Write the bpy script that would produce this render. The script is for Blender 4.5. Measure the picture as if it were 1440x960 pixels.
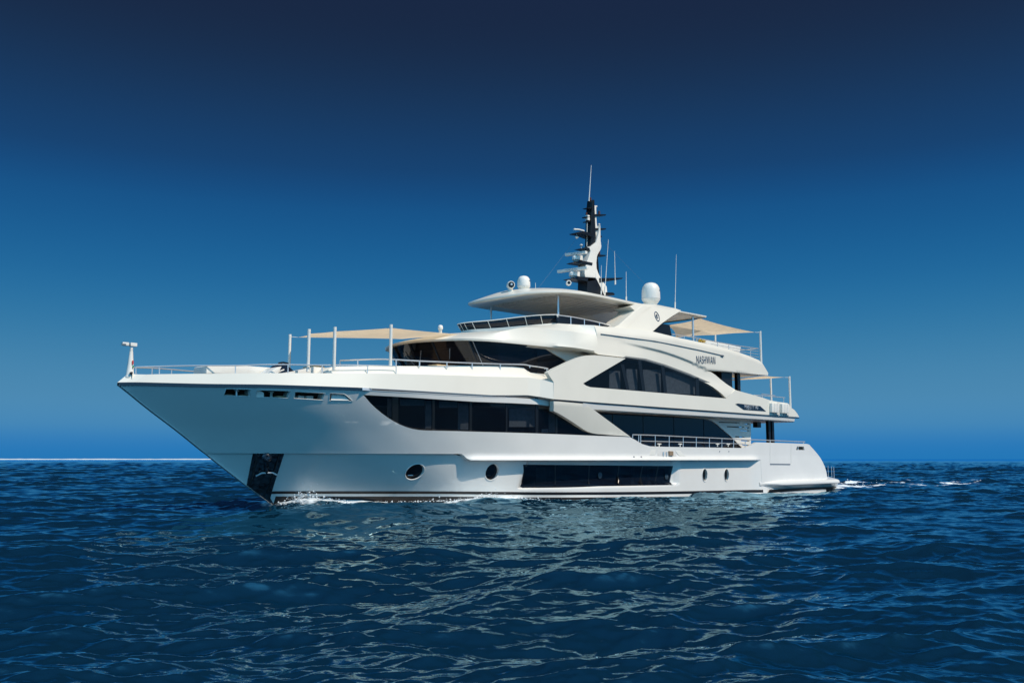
import bpy, bmesh, math, random
import numpy as np
from mathutils import Matrix, Vector, geometry

for o in list(bpy.data.objects):
    bpy.data.objects.remove(o)
SC = bpy.context.scene
COL = SC.collection
rad = math.radians

# ------------------------------------------------------------------ camera
FPX, PHI, CAM_H = 1310.0, rad(44.0), 1.9
PITCH = math.atan(165.0 / FPX)
CAM = np.array([-12.223, -31.852, CAM_H])
_r = np.array([math.cos(PHI), -math.sin(PHI), 0.0])
_fh = np.array([math.sin(PHI), math.cos(PHI), 0.0])
_fw = _fh * math.cos(PITCH) + np.array([0, 0, math.sin(PITCH)])
_up = np.cross(_r, _fw)
cd = bpy.data.cameras.new('camera')
cam = bpy.data.objects.new('camera', cd)
COL.objects.link(cam)
cd.sensor_width = 36.0
cd.lens = FPX / 1440.0 * 36.0
cd.clip_start = 0.1
cd.clip_end = 30000.0
m = Matrix.Identity(4)
for i in range(3):
    m[i][0], m[i][1], m[i][2], m[i][3] = _r[i], _up[i], -_fw[i], CAM[i]
cam.matrix_world = m
SC.camera = cam

# ------------------------------------------------------------------ world, sun, exposure
SUN_EL, SUN_AZ_AFT = rad(50.5), rad(14.0)       # the sun stands high over the port side, a little aft of the beam
sdir = Vector((math.sin(SUN_AZ_AFT) * math.cos(SUN_EL), -math.cos(SUN_AZ_AFT) * math.cos(SUN_EL), math.sin(SUN_EL)))
W = bpy.data.worlds.new('World')
SC.world = W
W.use_nodes = True
nt = W.node_tree
nt.nodes.clear()
nout = nt.nodes.new('ShaderNodeOutputWorld')
nbg = nt.nodes.new('ShaderNodeBackground')
nbg.inputs['Strength'].default_value = 0.1
sky = nt.nodes.new('ShaderNodeTexSky')
sky.sky_type = 'NISHITA'
sky.sun_disc = False
sky.sun_elevation = SUN_EL
sky.sun_rotation = math.atan2(sdir.x, sdir.y)
tc = nt.nodes.new('ShaderNodeTexCoord')
sep = nt.nodes.new('ShaderNodeSeparateXYZ')
nt.links.new(tc.outputs['Generated'], sep.inputs[0])
ramp = nt.nodes.new('ShaderNodeValToRGB')
ramp.color_ramp.interpolation = 'B_SPLINE'


def lin(r, g, b):
    f = lambda c: (c / 255 / 12.92) if c / 255 <= 0.04045 else ((c / 255 + 0.055) / 1.055) ** 2.4
    return (f(r), f(g), f(b), 1)


# clear polarised sky: pale-blue low, deep blue, navy high up (sine of the elevation, colour)
SKY = [(0.0, (24, 118, 184)), (0.016, (28, 119, 186)), (0.034, (62, 134, 184)), (0.065, (74, 137, 178)), (0.125, (44, 120, 166)), (0.185, (17, 101, 156)),
       (0.258, (8, 78, 134)), (0.30, (12, 63, 112)), (0.381, (17, 44, 77)), (0.459, (19, 29, 54)), (0.62, (22, 44, 80)), (1.0, (40, 72, 122))]
el = ramp.color_ramp.elements
while len(el) < len(SKY):
    el.new(0.5)
for e, (p, c) in zip(el, SKY):
    e.position = p
    e.color = lin(*c)
nt.links.new(sep.outputs['Z'], ramp.inputs['Fac'])
scl = nt.nodes.new('ShaderNodeVectorMath')
scl.operation = 'SCALE'
scl.inputs['Scale'].default_value = 10.0
nt.links.new(ramp.outputs['Color'], scl.inputs[0])
mx = nt.nodes.new('ShaderNodeMix')
mx.data_type = 'RGBA'
mx.inputs[0].default_value = 0.97
nt.links.new(sky.outputs[0], mx.inputs[6])
# blue fill added to the unseen sky behind the camera, lifting the shaded hull
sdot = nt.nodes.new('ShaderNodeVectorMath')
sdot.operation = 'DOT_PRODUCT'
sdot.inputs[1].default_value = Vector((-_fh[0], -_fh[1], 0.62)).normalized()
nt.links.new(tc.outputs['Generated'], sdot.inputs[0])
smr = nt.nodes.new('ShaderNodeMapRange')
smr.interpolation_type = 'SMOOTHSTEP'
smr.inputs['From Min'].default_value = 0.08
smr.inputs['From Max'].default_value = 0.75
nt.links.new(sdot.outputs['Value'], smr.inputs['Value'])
fill_glow = nt.nodes.new('ShaderNodeVectorMath')
fill_glow.operation = 'SCALE'
fill_glow.inputs[0].default_value = (1.3, 5.0, 8.2)
nt.links.new(smr.outputs[0], fill_glow.inputs['Scale'])
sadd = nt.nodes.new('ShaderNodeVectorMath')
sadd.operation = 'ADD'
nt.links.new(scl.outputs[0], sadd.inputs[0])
nt.links.new(fill_glow.outputs[0], sadd.inputs[1])
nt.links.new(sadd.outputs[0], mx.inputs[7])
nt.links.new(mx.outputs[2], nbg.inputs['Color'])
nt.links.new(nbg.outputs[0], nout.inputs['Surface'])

ld = bpy.data.lights.new('sun', 'SUN')
ld.energy = 4.2
ld.angle = rad(0.5)
ld.color = (1.0, 0.865, 0.72)
sun = bpy.data.objects.new('sun', ld)
COL.objects.link(sun)
sun.rotation_euler = sdir.to_track_quat('Z', 'Y').to_euler()

SC.view_settings.view_transform = 'Standard'
SC.view_settings.look = 'None'
SC.view_settings.exposure = 0.0
SC.view_settings.gamma = 1.0
SC.view_settings.use_curve_mapping = False
SC.cycles.use_denoising = True
SC.cycles.use_adaptive_sampling = False
SC.cycles.caustics_reflective = False
SC.cycles.max_bounces = 8
SC.cycles.transparent_max_bounces = 12


# ------------------------------------------------------------------ measuring: lines of sight of the photograph onto planes of the yacht
def ray(px, py):
    return _fw + _r * (px - 720) / FPX + _up * (480 - py) / FPX


def at(px, py, x=None, y=None, z=None):
    d = ray(px, py)
    k, v = (0, x) if x is not None else ((1, y) if y is not None else (2, z))
    return CAM + d * ((v - CAM[k]) / d[k])


def on(px, py, yf, off=0.0):
    """point of the port-side surface y = -yf(x, z) + off"""
    y = -3.5
    for _ in range(40):
        p = at(px, py, y=y)
        y += 0.6 * ((-yf(p[0], p[2]) + off) - y)
    return at(px, py, y=y)


class Tab:
    """monotone cubic through given points"""
    def __init__(s, pts):
        s.x = np.array([p[0] for p in pts], float)
        s.y = np.array([p[1] for p in pts], float)
        h = np.diff(s.x)
        dl = np.diff(s.y) / h
        m = np.zeros(len(s.x))
        m[1:-1] = np.where(dl[:-1] * dl[1:] > 0, 2 * dl[:-1] * dl[1:] / (dl[:-1] + dl[1:] + 1e-12), 0)
        m[0], m[-1] = dl[0], dl[-1]
        s.m, s.h = m, h

    def __call__(s, x):
        x = np.clip(np.asarray(x, float), s.x[0], s.x[-1])
        i = np.clip(np.searchsorted(s.x, x) - 1, 0, len(s.h) - 1)
        t = (x - s.x[i]) / s.h[i]
        h = s.h[i]
        return ((2 * t**3 - 3 * t**2 + 1) * s.y[i] + (t**3 - 2 * t**2 + t) * h * s.m[i]
                + (-2 * t**3 + 3 * t**2) * s.y[i + 1] + (t**3 - t**2) * h * s.m[i + 1])


def sm(a, b, v):
    t = np.clip((np.asarray(v, float) - a) / (b - a), 0, 1)
    return t * t * (3 - 2 * t)


# ------------------------------------------------------------------ materials
def mat(name, col, rough=0.5, metal=0.0, spec=0.5, coat=0.0, noise=0.0, nscale=1.5, bump=0.0, bscale=4.0, emit=None):
    mt = bpy.data.materials.new(name)
    mt.use_nodes = True
    n = mt.node_tree
    b = n.nodes['Principled BSDF']
    b.inputs['Base Color'].default_value = (*col, 1)
    b.inputs['Roughness'].default_value = rough
    b.inputs['Metallic'].default_value = metal
    b.inputs['Specular IOR Level'].default_value = spec
    b.inputs['Coat Weight'].default_value = coat
    b.inputs['Coat Roughness'].default_value = 0.05
    if noise or bump:
        t = n.nodes.new('ShaderNodeTexCoord')
    if noise:
        nz = n.nodes.new('ShaderNodeTexNoise')
        nz.inputs['Scale'].default_value = nscale
        nz.inputs['Detail'].default_value = 6
        n.links.new(t.outputs['Object'], nz.inputs['Vector'])
        mr = n.nodes.new('ShaderNodeMapRange')
        mr.inputs['From Min'].default_value = 0.3
        mr.inputs['From Max'].default_value = 0.7
        mr.inputs['To Min'].default_value = 1 - noise
        mr.inputs['To Max'].default_value = 1.0
        n.links.new(nz.outputs['Fac'], mr.inputs['Value'])
        mm = n.nodes.new('ShaderNodeVectorMath')
        mm.operation = 'SCALE'
        mm.inputs[0].default_value = col
        n.links.new(mr.outputs[0], mm.inputs['Scale'])
        n.links.new(mm.outputs[0], b.inputs['Base Color'])
    if bump:
        n2 = n.nodes.new('ShaderNodeTexNoise')
        n2.inputs['Scale'].default_value = bscale
        n2.inputs['Detail'].default_value = 2
        n.links.new(t.outputs['Object'], n2.inputs['Vector'])
        bp = n.nodes.new('ShaderNodeBump')
        bp.inputs['Strength'].default_value = bump
        bp.inputs['Distance'].default_value = 0.02
        n.links.new(n2.outputs['Fac'], bp.inputs['Height'])
        n.links.new(bp.outputs[0], b.inputs['Normal'])
    return mt


M = {}
M['hull'] = mat('hull_paint', (0.80, 0.79, 0.75), 0.16, coat=0.4, noise=0.05, nscale=0.8, bump=0.12, bscale=0.9)
M['white'] = mat('superstructure_paint', (0.80, 0.765, 0.67), 0.3, coat=0.2, noise=0.04, nscale=0.9, bump=0.06, bscale=1.1)
M['gloss'] = mat('white_plastic', (0.8, 0.78, 0.72), 0.35, noise=0.05, nscale=5)
M['soffit'] = mat('ceiling_panel', (0.72, 0.70, 0.66), 0.3, noise=0.05)
M['navy'] = mat('navy_paint', (0.006, 0.008, 0.02), 0.2, coat=0.3)
M['black'] = mat('black_paint', (0.008, 0.008, 0.010), 0.3)
M['boot'] = mat('boot_stripe', (0.01, 0.008, 0.01), 0.4, noise=0.4, nscale=6)
M['steel'] = mat('polished_steel', (0.72, 0.73, 0.74), 0.32, metal=0.55, noise=0.08, nscale=20)
M['pocket'] = mat('anchor_plate_steel', (0.10, 0.11, 0.13), 0.2, metal=0.9, noise=0.9, nscale=7, bump=1.0, bscale=16)
M['teak'] = mat('teak', (0.30, 0.21, 0.13), 0.6, noise=0.3, nscale=6)
M['cushion'] = mat('tan_cushion', (0.62, 0.42, 0.22), 0.8, noise=0.15, nscale=8)
M['interior'] = mat('interior_panel', (0.03, 0.028, 0.026), 0.6, noise=0.3)
M['curtain'] = mat('curtain_cloth', (0.34, 0.35, 0.35), 0.9, noise=0.25, nscale=7)
M['grey'] = mat('grey_trim', (0.22, 0.24, 0.27), 0.35)
M['port'] = mat('dark_port_frame', (0.03, 0.05, 0.07), 0.3)
M['letter'] = mat('blue_lettering', (0.05, 0.09, 0.15), 0.3)
M['silver'] = mat('silver_lettering', (0.75, 0.76, 0.78), 0.3, metal=0.4)
M['red'] = mat('red_lens', (0.7, 0.05, 0.02), 0.3)
M['green'] = mat('green_lens', (0.02, 0.3, 0.08), 0.3)
M['amber'] = mat('lamp_lens', (0.10, 0.03, 0.015), 0.2)
M['flower'] = mat('yellow_flowers', (0.75, 0.5, 0.04), 0.7, noise=0.4, nscale=12)
M['foam'] = mat('sea_foam', (0.82, 0.86, 0.88), 0.8, noise=0.2, nscale=5)
M['sand'] = mat('pale_sand', (0.75, 0.74, 0.70), 0.9, noise=0.2, nscale=0.05)


def glass(name, through, tint=(0.5, 0.56, 0.62)):
    mt = bpy.data.materials.new(name)
    mt.use_nodes = True
    n = mt.node_tree
    b = n.nodes['Principled BSDF']
    b.inputs['Base Color'].default_value = (0.006, 0.008, 0.014, 1)
    b.inputs['Roughness'].default_value = 0.04
    tp = n.nodes.new('ShaderNodeBsdfTransparent')
    tp.inputs['Color'].default_value = (*tint, 1)
    mxs = n.nodes.new('ShaderNodeMixShader')
    mxs.inputs[0].default_value = through
    n.links.new(b.outputs[0], mxs.inputs[1])
    n.links.new(tp.outputs[0], mxs.inputs[2])
    n.links.new(mxs.outputs[0], n.nodes['Material Output'].inputs['Surface'])
    t = n.nodes.new('ShaderNodeTexCoord')
    nz = n.nodes.new('ShaderNodeTexNoise')
    nz.inputs['Scale'].default_value = 0.6
    n.links.new(t.outputs['Object'], nz.inputs['Vector'])
    bp = n.nodes.new('ShaderNodeBump')
    bp.inputs['Strength'].default_value = 0.06
    bp.inputs['Distance'].default_value = 0.05
    n.links.new(nz.outputs['Fac'], bp.inputs['Height'])
    n.links.new(bp.outputs[0], b.inputs['Normal'])
    return mt


M['glass'] = glass('tinted_glass', 0.55, (0.62, 0.68, 0.75))
M['darkglass'] = glass('dark_glass', 0.20)
M['smoke'] = glass('smoked_glass', 0.28, (0.35, 0.37, 0.42))


def fabric(name, col):
    mt = bpy.data.materials.new(name)
    mt.use_nodes = True
    n = mt.node_tree
    n.nodes.clear()
    out = n.nodes.new('ShaderNodeOutputMaterial')
    d = n.nodes.new('ShaderNodeBsdfDiffuse')
    tl = n.nodes.new('ShaderNodeBsdfTranslucent')
    mxs = n.nodes.new('ShaderNodeMixShader')
    t = n.nodes.new('ShaderNodeTexCoord')
    wv = n.nodes.new('ShaderNodeTexNoise')
    wv.inputs['Scale'].default_value = 3.0
    n.links.new(t.outputs['Object'], wv.inputs['Vector'])
    mr = n.nodes.new('ShaderNodeMapRange')
    mr.inputs['To Min'].default_value = 0.85
    mr.inputs['To Max'].default_value = 1.1
    n.links.new(wv.outputs['Fac'], mr.inputs['Value'])
    mm = n.nodes.new('ShaderNodeVectorMath')
    mm.operation = 'SCALE'
    mm.inputs[0].default_value = col
    n.links.new(mr.outputs[0], mm.inputs['Scale'])
    n.links.new(mm.outputs[0], d.inputs['Color'])
    n.links.new(mm.outputs[0], tl.inputs['Color'])
    mxs.inputs[0].default_value = 0.55
    n.links.new(d.outputs[0], mxs.inputs[1])
    n.links.new(tl.outputs[0], mxs.inputs[2])
    n.links.new(mxs.outputs[0], out.inputs['Surface'])
    return mt


M['canvas'] = fabric('awning_canvas', (0.86, 0.70, 0.50))


# ------------------------------------------------------------------ objects and meshes
def link(name, me, parent=None):
    o = bpy.data.objects.new(name, me)
    COL.objects.link(o)
    if parent is not None:
        o.parent = parent
        o.matrix_parent_inverse = Matrix.Translation(-base_of(parent))
    return o


def base_of(o):
    v = Vector(o.location)
    return v if o.parent is None else v   # parts sit at the world origin; only the root Empty is offset


def thing(name, label, cat, loc, group=None):
    o = bpy.data.objects.new(name, None)
    COL.objects.link(o)
    o.location = loc
    o.empty_display_size = 0.3
    o['label'] = label
    o['category'] = cat
    if group:
        o['group'] = group
    return o


def tag(o, label, cat, group=None):
    o['label'] = label
    o['category'] = cat
    if group:
        o['group'] = group
    return o


class MB:
    """collects shapes, links them as one mesh object"""
    def __init__(s):
        s.v, s.f = [], []

    def add(s, v, f):
        k = len(s.v)
        s.v += [tuple(float(c) for c in p) for p in v]
        s.f += [tuple(i + k for i in q) for q in f]
        return s

    def box(s, lo, hi, taper=0.0):
        x0, y0, z0 = lo
        x1, y1, z1 = hi
        t = taper
        s.add([(x0, y0, z0), (x1, y0, z0), (x1, y1, z0), (x0, y1, z0), (x0 + t, y0 + t, z1), (x1 - t, y0 + t, z1), (x1 - t, y1 - t, z1), (x0 + t, y1 - t, z1)],
              [(3, 2, 1, 0), (4, 5, 6, 7), (0, 1, 5, 4), (1, 2, 6, 5), (2, 3, 7, 6), (3, 0, 4, 7)])
        return s

    def obox(s, c, ax, ay, az):
        """box about c spanned by three half-axis vectors"""
        c, ax, ay, az = (np.array(q, float) for q in (c, ax, ay, az))
        v = [c + i * ax + j * ay + k * az for k in (-1, 1) for (i, j) in ((-1, -1), (1, -1), (1, 1), (-1, 1))]
        s.add(v, [(3, 2, 1, 0), (4, 5, 6, 7), (0, 1, 5, 4), (1, 2, 6, 5), (2, 3, 7, 6), (3, 0, 4, 7)])
        return s

    def tube(s, pts, r, n=8, r2=None, cap=True):
        P = [Vector([float(c) for c in p]) for p in pts]
        r2 = r if r2 is None else r2
        rings = []
        ref = Vector((0.13, 0.21, 0.97))
        for i, p in enumerate(P):
            d = (P[min(i + 1, len(P) - 1)] - P[max(i - 1, 0)]).normalized()
            a = d.cross(ref)
            if a.length < 0.15:
                a = d.cross(Vector((1, 0, 0)))
            a.normalize()
            b = d.cross(a)
            rr = r + (r2 - r) * i / max(1, len(P) - 1)
            rings.append([p + a * (rr * math.cos(2 * math.pi * k / n)) + b * (rr * math.sin(2 * math.pi * k / n)) for k in range(n)])
        f = []
        for i in range(len(P) - 1):
            for k in range(n):
                f.append((i * n + k, i * n + (k + 1) % n, (i + 1) * n + (k + 1) % n, (i + 1) * n + k))
        if cap:
            f.append(tuple(range(n))[::-1])
            f.append(tuple((len(P) - 1) * n + k for k in range(n)))
        s.add([q for g in rings for q in g], f)
        return s

    def lathe(s, c, prof, axis=(0, 0, 1), n=24):
        """prof: (radius, height along axis)"""
        ax = Vector(axis).normalized()
        a = ax.cross(Vector((0.3, 1, 0.2))).normalized()
        b = ax.cross(a)
        c = Vector([float(q) for q in c])
        v, f = [], []
        for (r, h) in prof:
            v += [c + ax * h + a * (r * math.cos(2 * math.pi * k / n)) + b * (r * math.sin(2 * math.pi * k / n)) for k in range(n)]
        for i in range(len(prof) - 1):
            for k in range(n):
                f.append((i * n + k, i * n + (k + 1) % n, (i + 1) * n + (k + 1) % n, (i + 1) * n + k))
        f.append(tuple(range(n))[::-1])
        f.append(tuple((len(prof) - 1) * n + k for k in range(n)))
        s.add(v, f)
        return s

    def loft(s, rows, close=False):
        n = len(rows[0])
        v = [p for r in rows for p in r]
        f = []
        for i in range(len(rows) - 1):
            for k in range(n - 1):
                f.append((i * n + k, i * n + k + 1, (i + 1) * n + k + 1, (i + 1) * n + k))
        s.add(v, f)
        return s

    def prism(s, poly, y0, y1):
        """polygon of (x, z) points extruded from y0 to y1"""
        n = len(poly)
        ar = sum(poly[i][0] * poly[(i + 1) % n][1] - poly[(i + 1) % n][0] * poly[i][1] for i in range(n))
        if ar < 0:
            poly = poly[::-1]
        v = [(p[0], y0, p[1]) for p in poly] + [(p[0], y1, p[1]) for p in poly]
        tri = geometry.tessellate_polygon([[Vector((p[0], p[1], 0)) for p in poly]])
        f = []
        for t in tri:
            a, b, c = t
            cr = (poly[b][0] - poly[a][0]) * (poly[c][1] - poly[a][1]) - (poly[c][0] - poly[a][0]) * (poly[b][1] - poly[a][1])
            if cr < 0:
                a, c = c, a
            f.append((a, b, c))
            f.append((c + n, b + n, a + n))
        for i in range(n):
            j = (i + 1) % n
            f.append((i, i + n, j + n, j))
        s.add(v, f)
        return s

    def build(s, name, material, parent=None, smooth=35, bevel=0.0, recalc=True):
        me = bpy.data.meshes.new(name)
        me.from_pydata(s.v, [], s.f)
        if recalc or bevel:
            bm = bmesh.new()
            bm.from_mesh(me)
            bmesh.ops.remove_doubles(bm, verts=bm.verts, dist=1e-5)
            bmesh.ops.recalc_face_normals(bm, faces=bm.faces)
            if bevel:
                ed = [e for e in bm.edges if len(e.link_faces) == 2 and e.calc_face_angle(0) > 0.6]
                bmesh.ops.bevel(bm, geom=ed, offset=bevel, segments=2, profile=0.7, affect='EDGES', clamp_overlap=True)
            bm.to_mesh(me)
            bm.free()
        me.materials.append(material)
        if smooth:
            me.polygons.foreach_set('use_smooth', [True] * len(me.polygons))
            me.set_sharp_from_angle(angle=rad(smooth))
        return link(name, me, parent)


def pin(poly, pts):
    """which points lie inside the polygon"""
    x, y = pts[:, 0], pts[:, 1]
    r = np.zeros(len(pts), bool)
    n = len(poly)
    for i in range(n):
        x0, y0 = poly[i]
        x1, y1 = poly[(i + 1) % n]
        if y0 == y1:
            continue
        c = ((y0 > y) != (y1 > y)) & (x < (x1 - x0) * (y - y0) / (y1 - y0) + x0)
        r ^= c
    return r


def dense(poly, d):
    out = []
    n = len(poly)
    for i in range(n):
        a, b = np.array(poly[i], float), np.array(poly[(i + 1) % n], float)
        k = max(1, int(math.ceil(np.hypot(*(b - a)) / d)))
        out += [tuple(a + (b - a) * j / k) for j in range(k)]
    return out


def smooth_line(pts, n=4, closed=False):
    """Catmull-Rom through the points"""
    P = [np.array(p, float) for p in pts]
    out = []
    for i in range(len(P) - 1):
        a = P[max(i - 1, 0)]
        b, c = P[i], P[i + 1]
        d = P[min(i + 2, len(P) - 1)]
        for k in range(n):
            t = k / n
            out.append(0.5 * ((2 * b) + (c - a) * t + (2 * a - 5 * b + 4 * c - d) * t * t + (3 * b - a - 3 * c + d) * t**3))
    out.append(P[-1])
    return out


def skin(name, poly, holes, yf, material, parent, th=0.12, dx=0.35, dz=0.16, lines=(), side=-1, extra=None, step=0.25):
    """shell over the outline poly (x, z) with holes, lying on y = side * yf(x, z); th metres thick inwards"""
    loops = [dense(poly, step)] + [dense(h, step * 0.6) for h in holes]
    V, Eg = [], []
    for lp in loops:
        k = len(V)
        V += lp
        Eg += [(k + i, k + (i + 1) % len(lp)) for i in range(len(lp))]
    for ln in lines:
        k = len(V)
        for a, b in zip(ln[:-1], ln[1:]):
            a, b = np.array(a, float), np.array(b, float)
            c = max(1, int(np.hypot(*(b - a)) / step))
            V += [tuple(a + (b - a) * j / c) for j in range(c)]
        V.append(tuple(ln[-1]))
        Eg += [(i, i + 1) for i in range(k, len(V) - 1)]
    A = np.array(loops[0])
    gx = np.arange(A[:, 0].min() + dx / 2, A[:, 0].max(), dx)
    gz = np.arange(A[:, 1].min() + dz / 2, A[:, 1].max(), dz)
    G = np.array([(x, z) for x in gx for z in gz])
    if len(G):
        keep = pin(loops[0], G)
        for h in loops[1:]:
            keep &= ~pin(h, G)
        G = G[keep]
        if len(G):
            B = np.array(V)
            S = np.array([1 / dx, 1 / dz])
            md = np.array([(((B - g) * S) ** 2).sum(1).min() for g in G])
            G = G[md > 0.12]
            V += [tuple(g) for g in G]
    res = geometry.delaunay_2d_cdt([Vector(v) for v in V], Eg, [], 0, 1e-5)
    v2 = np.array([tuple(v) for v in res[0]])
    F = [f for f in res[2]]
    cen = np.array([v2[list(f)].mean(0) for f in F])
    ok = pin(loops[0], cen)
    for h in loops[1:]:
        ok &= ~pin(h, cen)
    F = [f for f, k in zip(F, ok) if k]
    y = side * np.asarray(yf(v2[:, 0], v2[:, 1]), float) * np.ones(len(v2))
    e = 0.01
    dydx = side * (np.asarray(yf(v2[:, 0] + e, v2[:, 1])) - np.asarray(yf(v2[:, 0] - e, v2[:, 1]))) / (2 * e) * np.ones(len(v2))
    dydz = side * (np.asarray(yf(v2[:, 0], v2[:, 1] + e)) - np.asarray(yf(v2[:, 0], v2[:, 1] - e))) / (2 * e) * np.ones(len(v2))
    nr = np.stack([-dydx, np.ones(len(v2)), -dydz], 1)
    nr /= np.linalg.norm(nr, axis=1)[:, None]
    nr *= side
    verts = [(v2[i, 0], y[i], v2[i, 1]) for i in range(len(v2))]
    norms = [tuple(q) for q in nr]
    faces = []
    for f in F:
        a, b, c = f[:3]
        cr = (v2[b, 0] - v2[a, 0]) * (v2[c, 1] - v2[a, 1]) - (v2[c, 0] - v2[a, 0]) * (v2[b, 1] - v2[a, 1])
        g = tuple(f) if (cr > 0) == (side < 0) else tuple(f)[::-1]
        faces.append(g)
    if th > 0:
        # rim and back, each with its own vertices so that the edges stay crisp
        cnt = {}
        for f in faces:
            for a, b in zip(f, f[1:] + f[:1]):
                cnt[(a, b)] = cnt.get((a, b), 0) + 1
        inw = -side * th
        for (a, b) in list(cnt):
            if (b, a) in cnt:
                continue
            pa, pb = np.array(verts[a]), np.array(verts[b])
            qa, qb = pa + (0, inw, 0), pb + (0, inw, 0)
            nn = np.cross(pb - pa, qa - pa)
            ln = np.linalg.norm(nn)
            if ln < 1e-12:
                continue
            nn = -nn / ln
            k = len(verts)
            verts += [tuple(pb), tuple(pa), tuple(qa), tuple(qb)]
            norms += [tuple(nn)] * 4
            faces.append((k, k + 1, k + 2, k + 3))
        k = len(verts)
        verts += [(v2[i, 0], y[i] + inw, v2[i, 1]) for i in range(len(v2))]
        norms += [tuple(-q) for q in nr]
        faces += [tuple(i + k for i in f)[::-1] for f in faces[:len(F)]]
    me = bpy.data.meshes.new(name)
    me.from_pydata(verts, [], faces)
    me.materials.append(material)
    me.polygons.foreach_set('use_smooth', [True] * len(me.polygons))
    me.normals_split_custom_set_from_vertices(norms)
    return link(name, me, parent)


def xz(pxs, yf, off=0.0):
    return [tuple(on(px, py, yf, off)[[0, 2]]) for px, py in pxs]


def text(s, size, name, material, parent, o, ex, ez, depth=0.012, squeeze=1.0, shear=0.0):
    """lettering in the plane spanned by ex (reading direction) and ez (up), its lower left at o"""
    cu = bpy.data.curves.new(name, 'FONT')
    cu.body = s
    cu.size = size
    cu.extrude = depth / 2
    cu.offset = -0.014 * size
    cu.space_character = 1.12
    cu.shear = shear
    t = bpy.data.objects.new(name, cu)
    COL.objects.link(t)
    me = bpy.data.meshes.new_from_object(t.evaluated_get(bpy.context.evaluated_depsgraph_get()))
    bpy.data.objects.remove(t)
    X, Z = Vector(ex).normalized(), Vector(ez).normalized()
    N = X.cross(Z)
    mt = Matrix.Identity(4)
    for i in range(3):
        mt[i][0], mt[i][1], mt[i][2], mt[i][3] = X[i] * squeeze, Z[i], N[i], o[i]
    me.transform(mt)
    me.name = name
    me.materials.clear()
    me.materials.append(material)
    return link(name, me, parent)


# ------------------------------------------------------------------ hull form (x aft from the stem head, y to starboard, z up)
STEM = Tab([(-1.2, 7.9), (-0.4, 6.85), (0.43, 5.6), (0.89, 4.92), (1.9, 3.48), (2.9, 2.11), (3.65, 1.02), (4.42, 0.0), (5.2, -0.9)])
BS = Tab([(0, 0.03), (1.2, 0.72), (2.4, 1.36), (4.4, 2.35), (6, 2.98), (7.5, 3.46), (10, 3.95), (13, 4.14), (19, 4.17), (25, 4.15), (33, 4.02), (42, 3.80)])
BC = Tab([(0, 0.03), (1.75, 0.86), (3.75, 1.82), (5.75, 2.66), (7.75, 3.28), (9.75, 3.66), (12.75, 3.95), (17, 4.04), (22, 4.04), (30.7, 3.95), (39, 3.75)])
BW = Tab([(0, 0.03), (2, 0.72), (4, 1.52), (6, 2.34), (8, 3.0), (10, 3.40), (13, 3.68), (18, 3.80), (26, 3.78), (38, 3.6)])
ZS, ZC = 4.43, 2.1


def hull_up(x, z):
    x, z = np.asarray(x, float), np.asarray(z, float)
    d = np.maximum(x - STEM(z), 0)
    w = np.clip((z - ZC) / (ZS - ZC), 0, 1.1) ** 1.15
    b = (1 - w) * BC(d) + w * BS(d)
    b = b + 0.15 * np.exp(-((z - 1.84) / 0.13) ** 2) * sm(12.2, 13.0, x) * (1 - sm(32.9, 33.9, x))
    # soft knuckle forward, fading out towards the big window
    kz = 3.30 - 0.010 * (x - 3)
    b = b + 0.009 * (1 - sm(12, 16, x)) * sm(2.0, 4.0, x) * (1 - sm(kz - 0.03, kz + 0.03, z))
    return b


def hull_low(x, z):
    x, z = np.asarray(x, float), np.asarray(z, float)
    d = np.maximum(x - STEM(z), 0)
    w = np.clip((z - 0.0) / 2.1, 0, 1)
    ins = np.minimum(0.06 + 0.12 * sm(8, 14, x), 0.5 * BC(d))
    b = (1 - w) * BW(d) + w * (BC(d) - ins)
    b = b - 0.25 * np.clip(-z, 0, 2) ** 1.2
    # recessed bay that carries the long hull window
    bay = sm(RX0 - 0.35, RX0 + 0.05, x - 0.25 * (z - 0.6)) * (1 - sm(RX1 - 0.05, RX1 + 0.5, x)) * sm(0.62, 0.72, z)
    b = b - 0.24 * bay
    # aft of the rub rail the side runs flush down to the platform
    fl = sm(32.9, 34.0, x)
    return (1 - fl) * b + fl * (BC(d) - 0.004)


RX0, RX1 = 14.75, 25.55


def side_a(x, z):          # upper-deck side: bulwark, arch feet
    return YA(x) + 0 * np.asarray(z)


YA = Tab([(15.0, 4.52), (17.0, 4.52), (20, 4.40), (25, 4.22), (33, 4.06), (36, 3.95), (39, 3.78)])


# ------------------------------------------------------------------ the yacht
yacht = thing('motor_yacht', 'large white three-deck motor yacht under way with raked bow, black windows and dark mast', 'yacht', (21, 0, 0))

# --- hull, upper strake: with the big side window, four mooring ports, side-deck opening
zs_line = [(0.03, 4.38)] + [(x, 4.42) for x in np.arange(0.6, 18.5, 0.6)]
top_r = xz([(822, 568.5), (832, 574), (858, 593), (885, 613.8), (893, 618), (903, 624), (914, 627.2), (940, 628), (980, 628.6), (1045, 629.6), (1054, 627), (1064, 621.6),
            (1100, 622.6), (1134, 623.8), (1138, 624.8), (1146, 633.8), (1150, 638.5), (1154, 644), (1157, 649.5), (1160, 656), (1162, 663), (1163.6, 672), (1164, 679)], hull_up)
bot = [(33.9, 0.5), (33.9, 1.2), (33.9, 1.84)] + [(x, 1.84 + 0.26 * (1 - sm(12.3, 12.65, x))) for x in np.arange(33.5, 3.6, -0.2)] + [(3.22, 2.1)]
stem_up = [(float(STEM(z)) + 0.01, z) for z in np.arange(2.3, 4.3, 0.2)]
poly_up = zs_line + top_r + bot + stem_up

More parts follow.
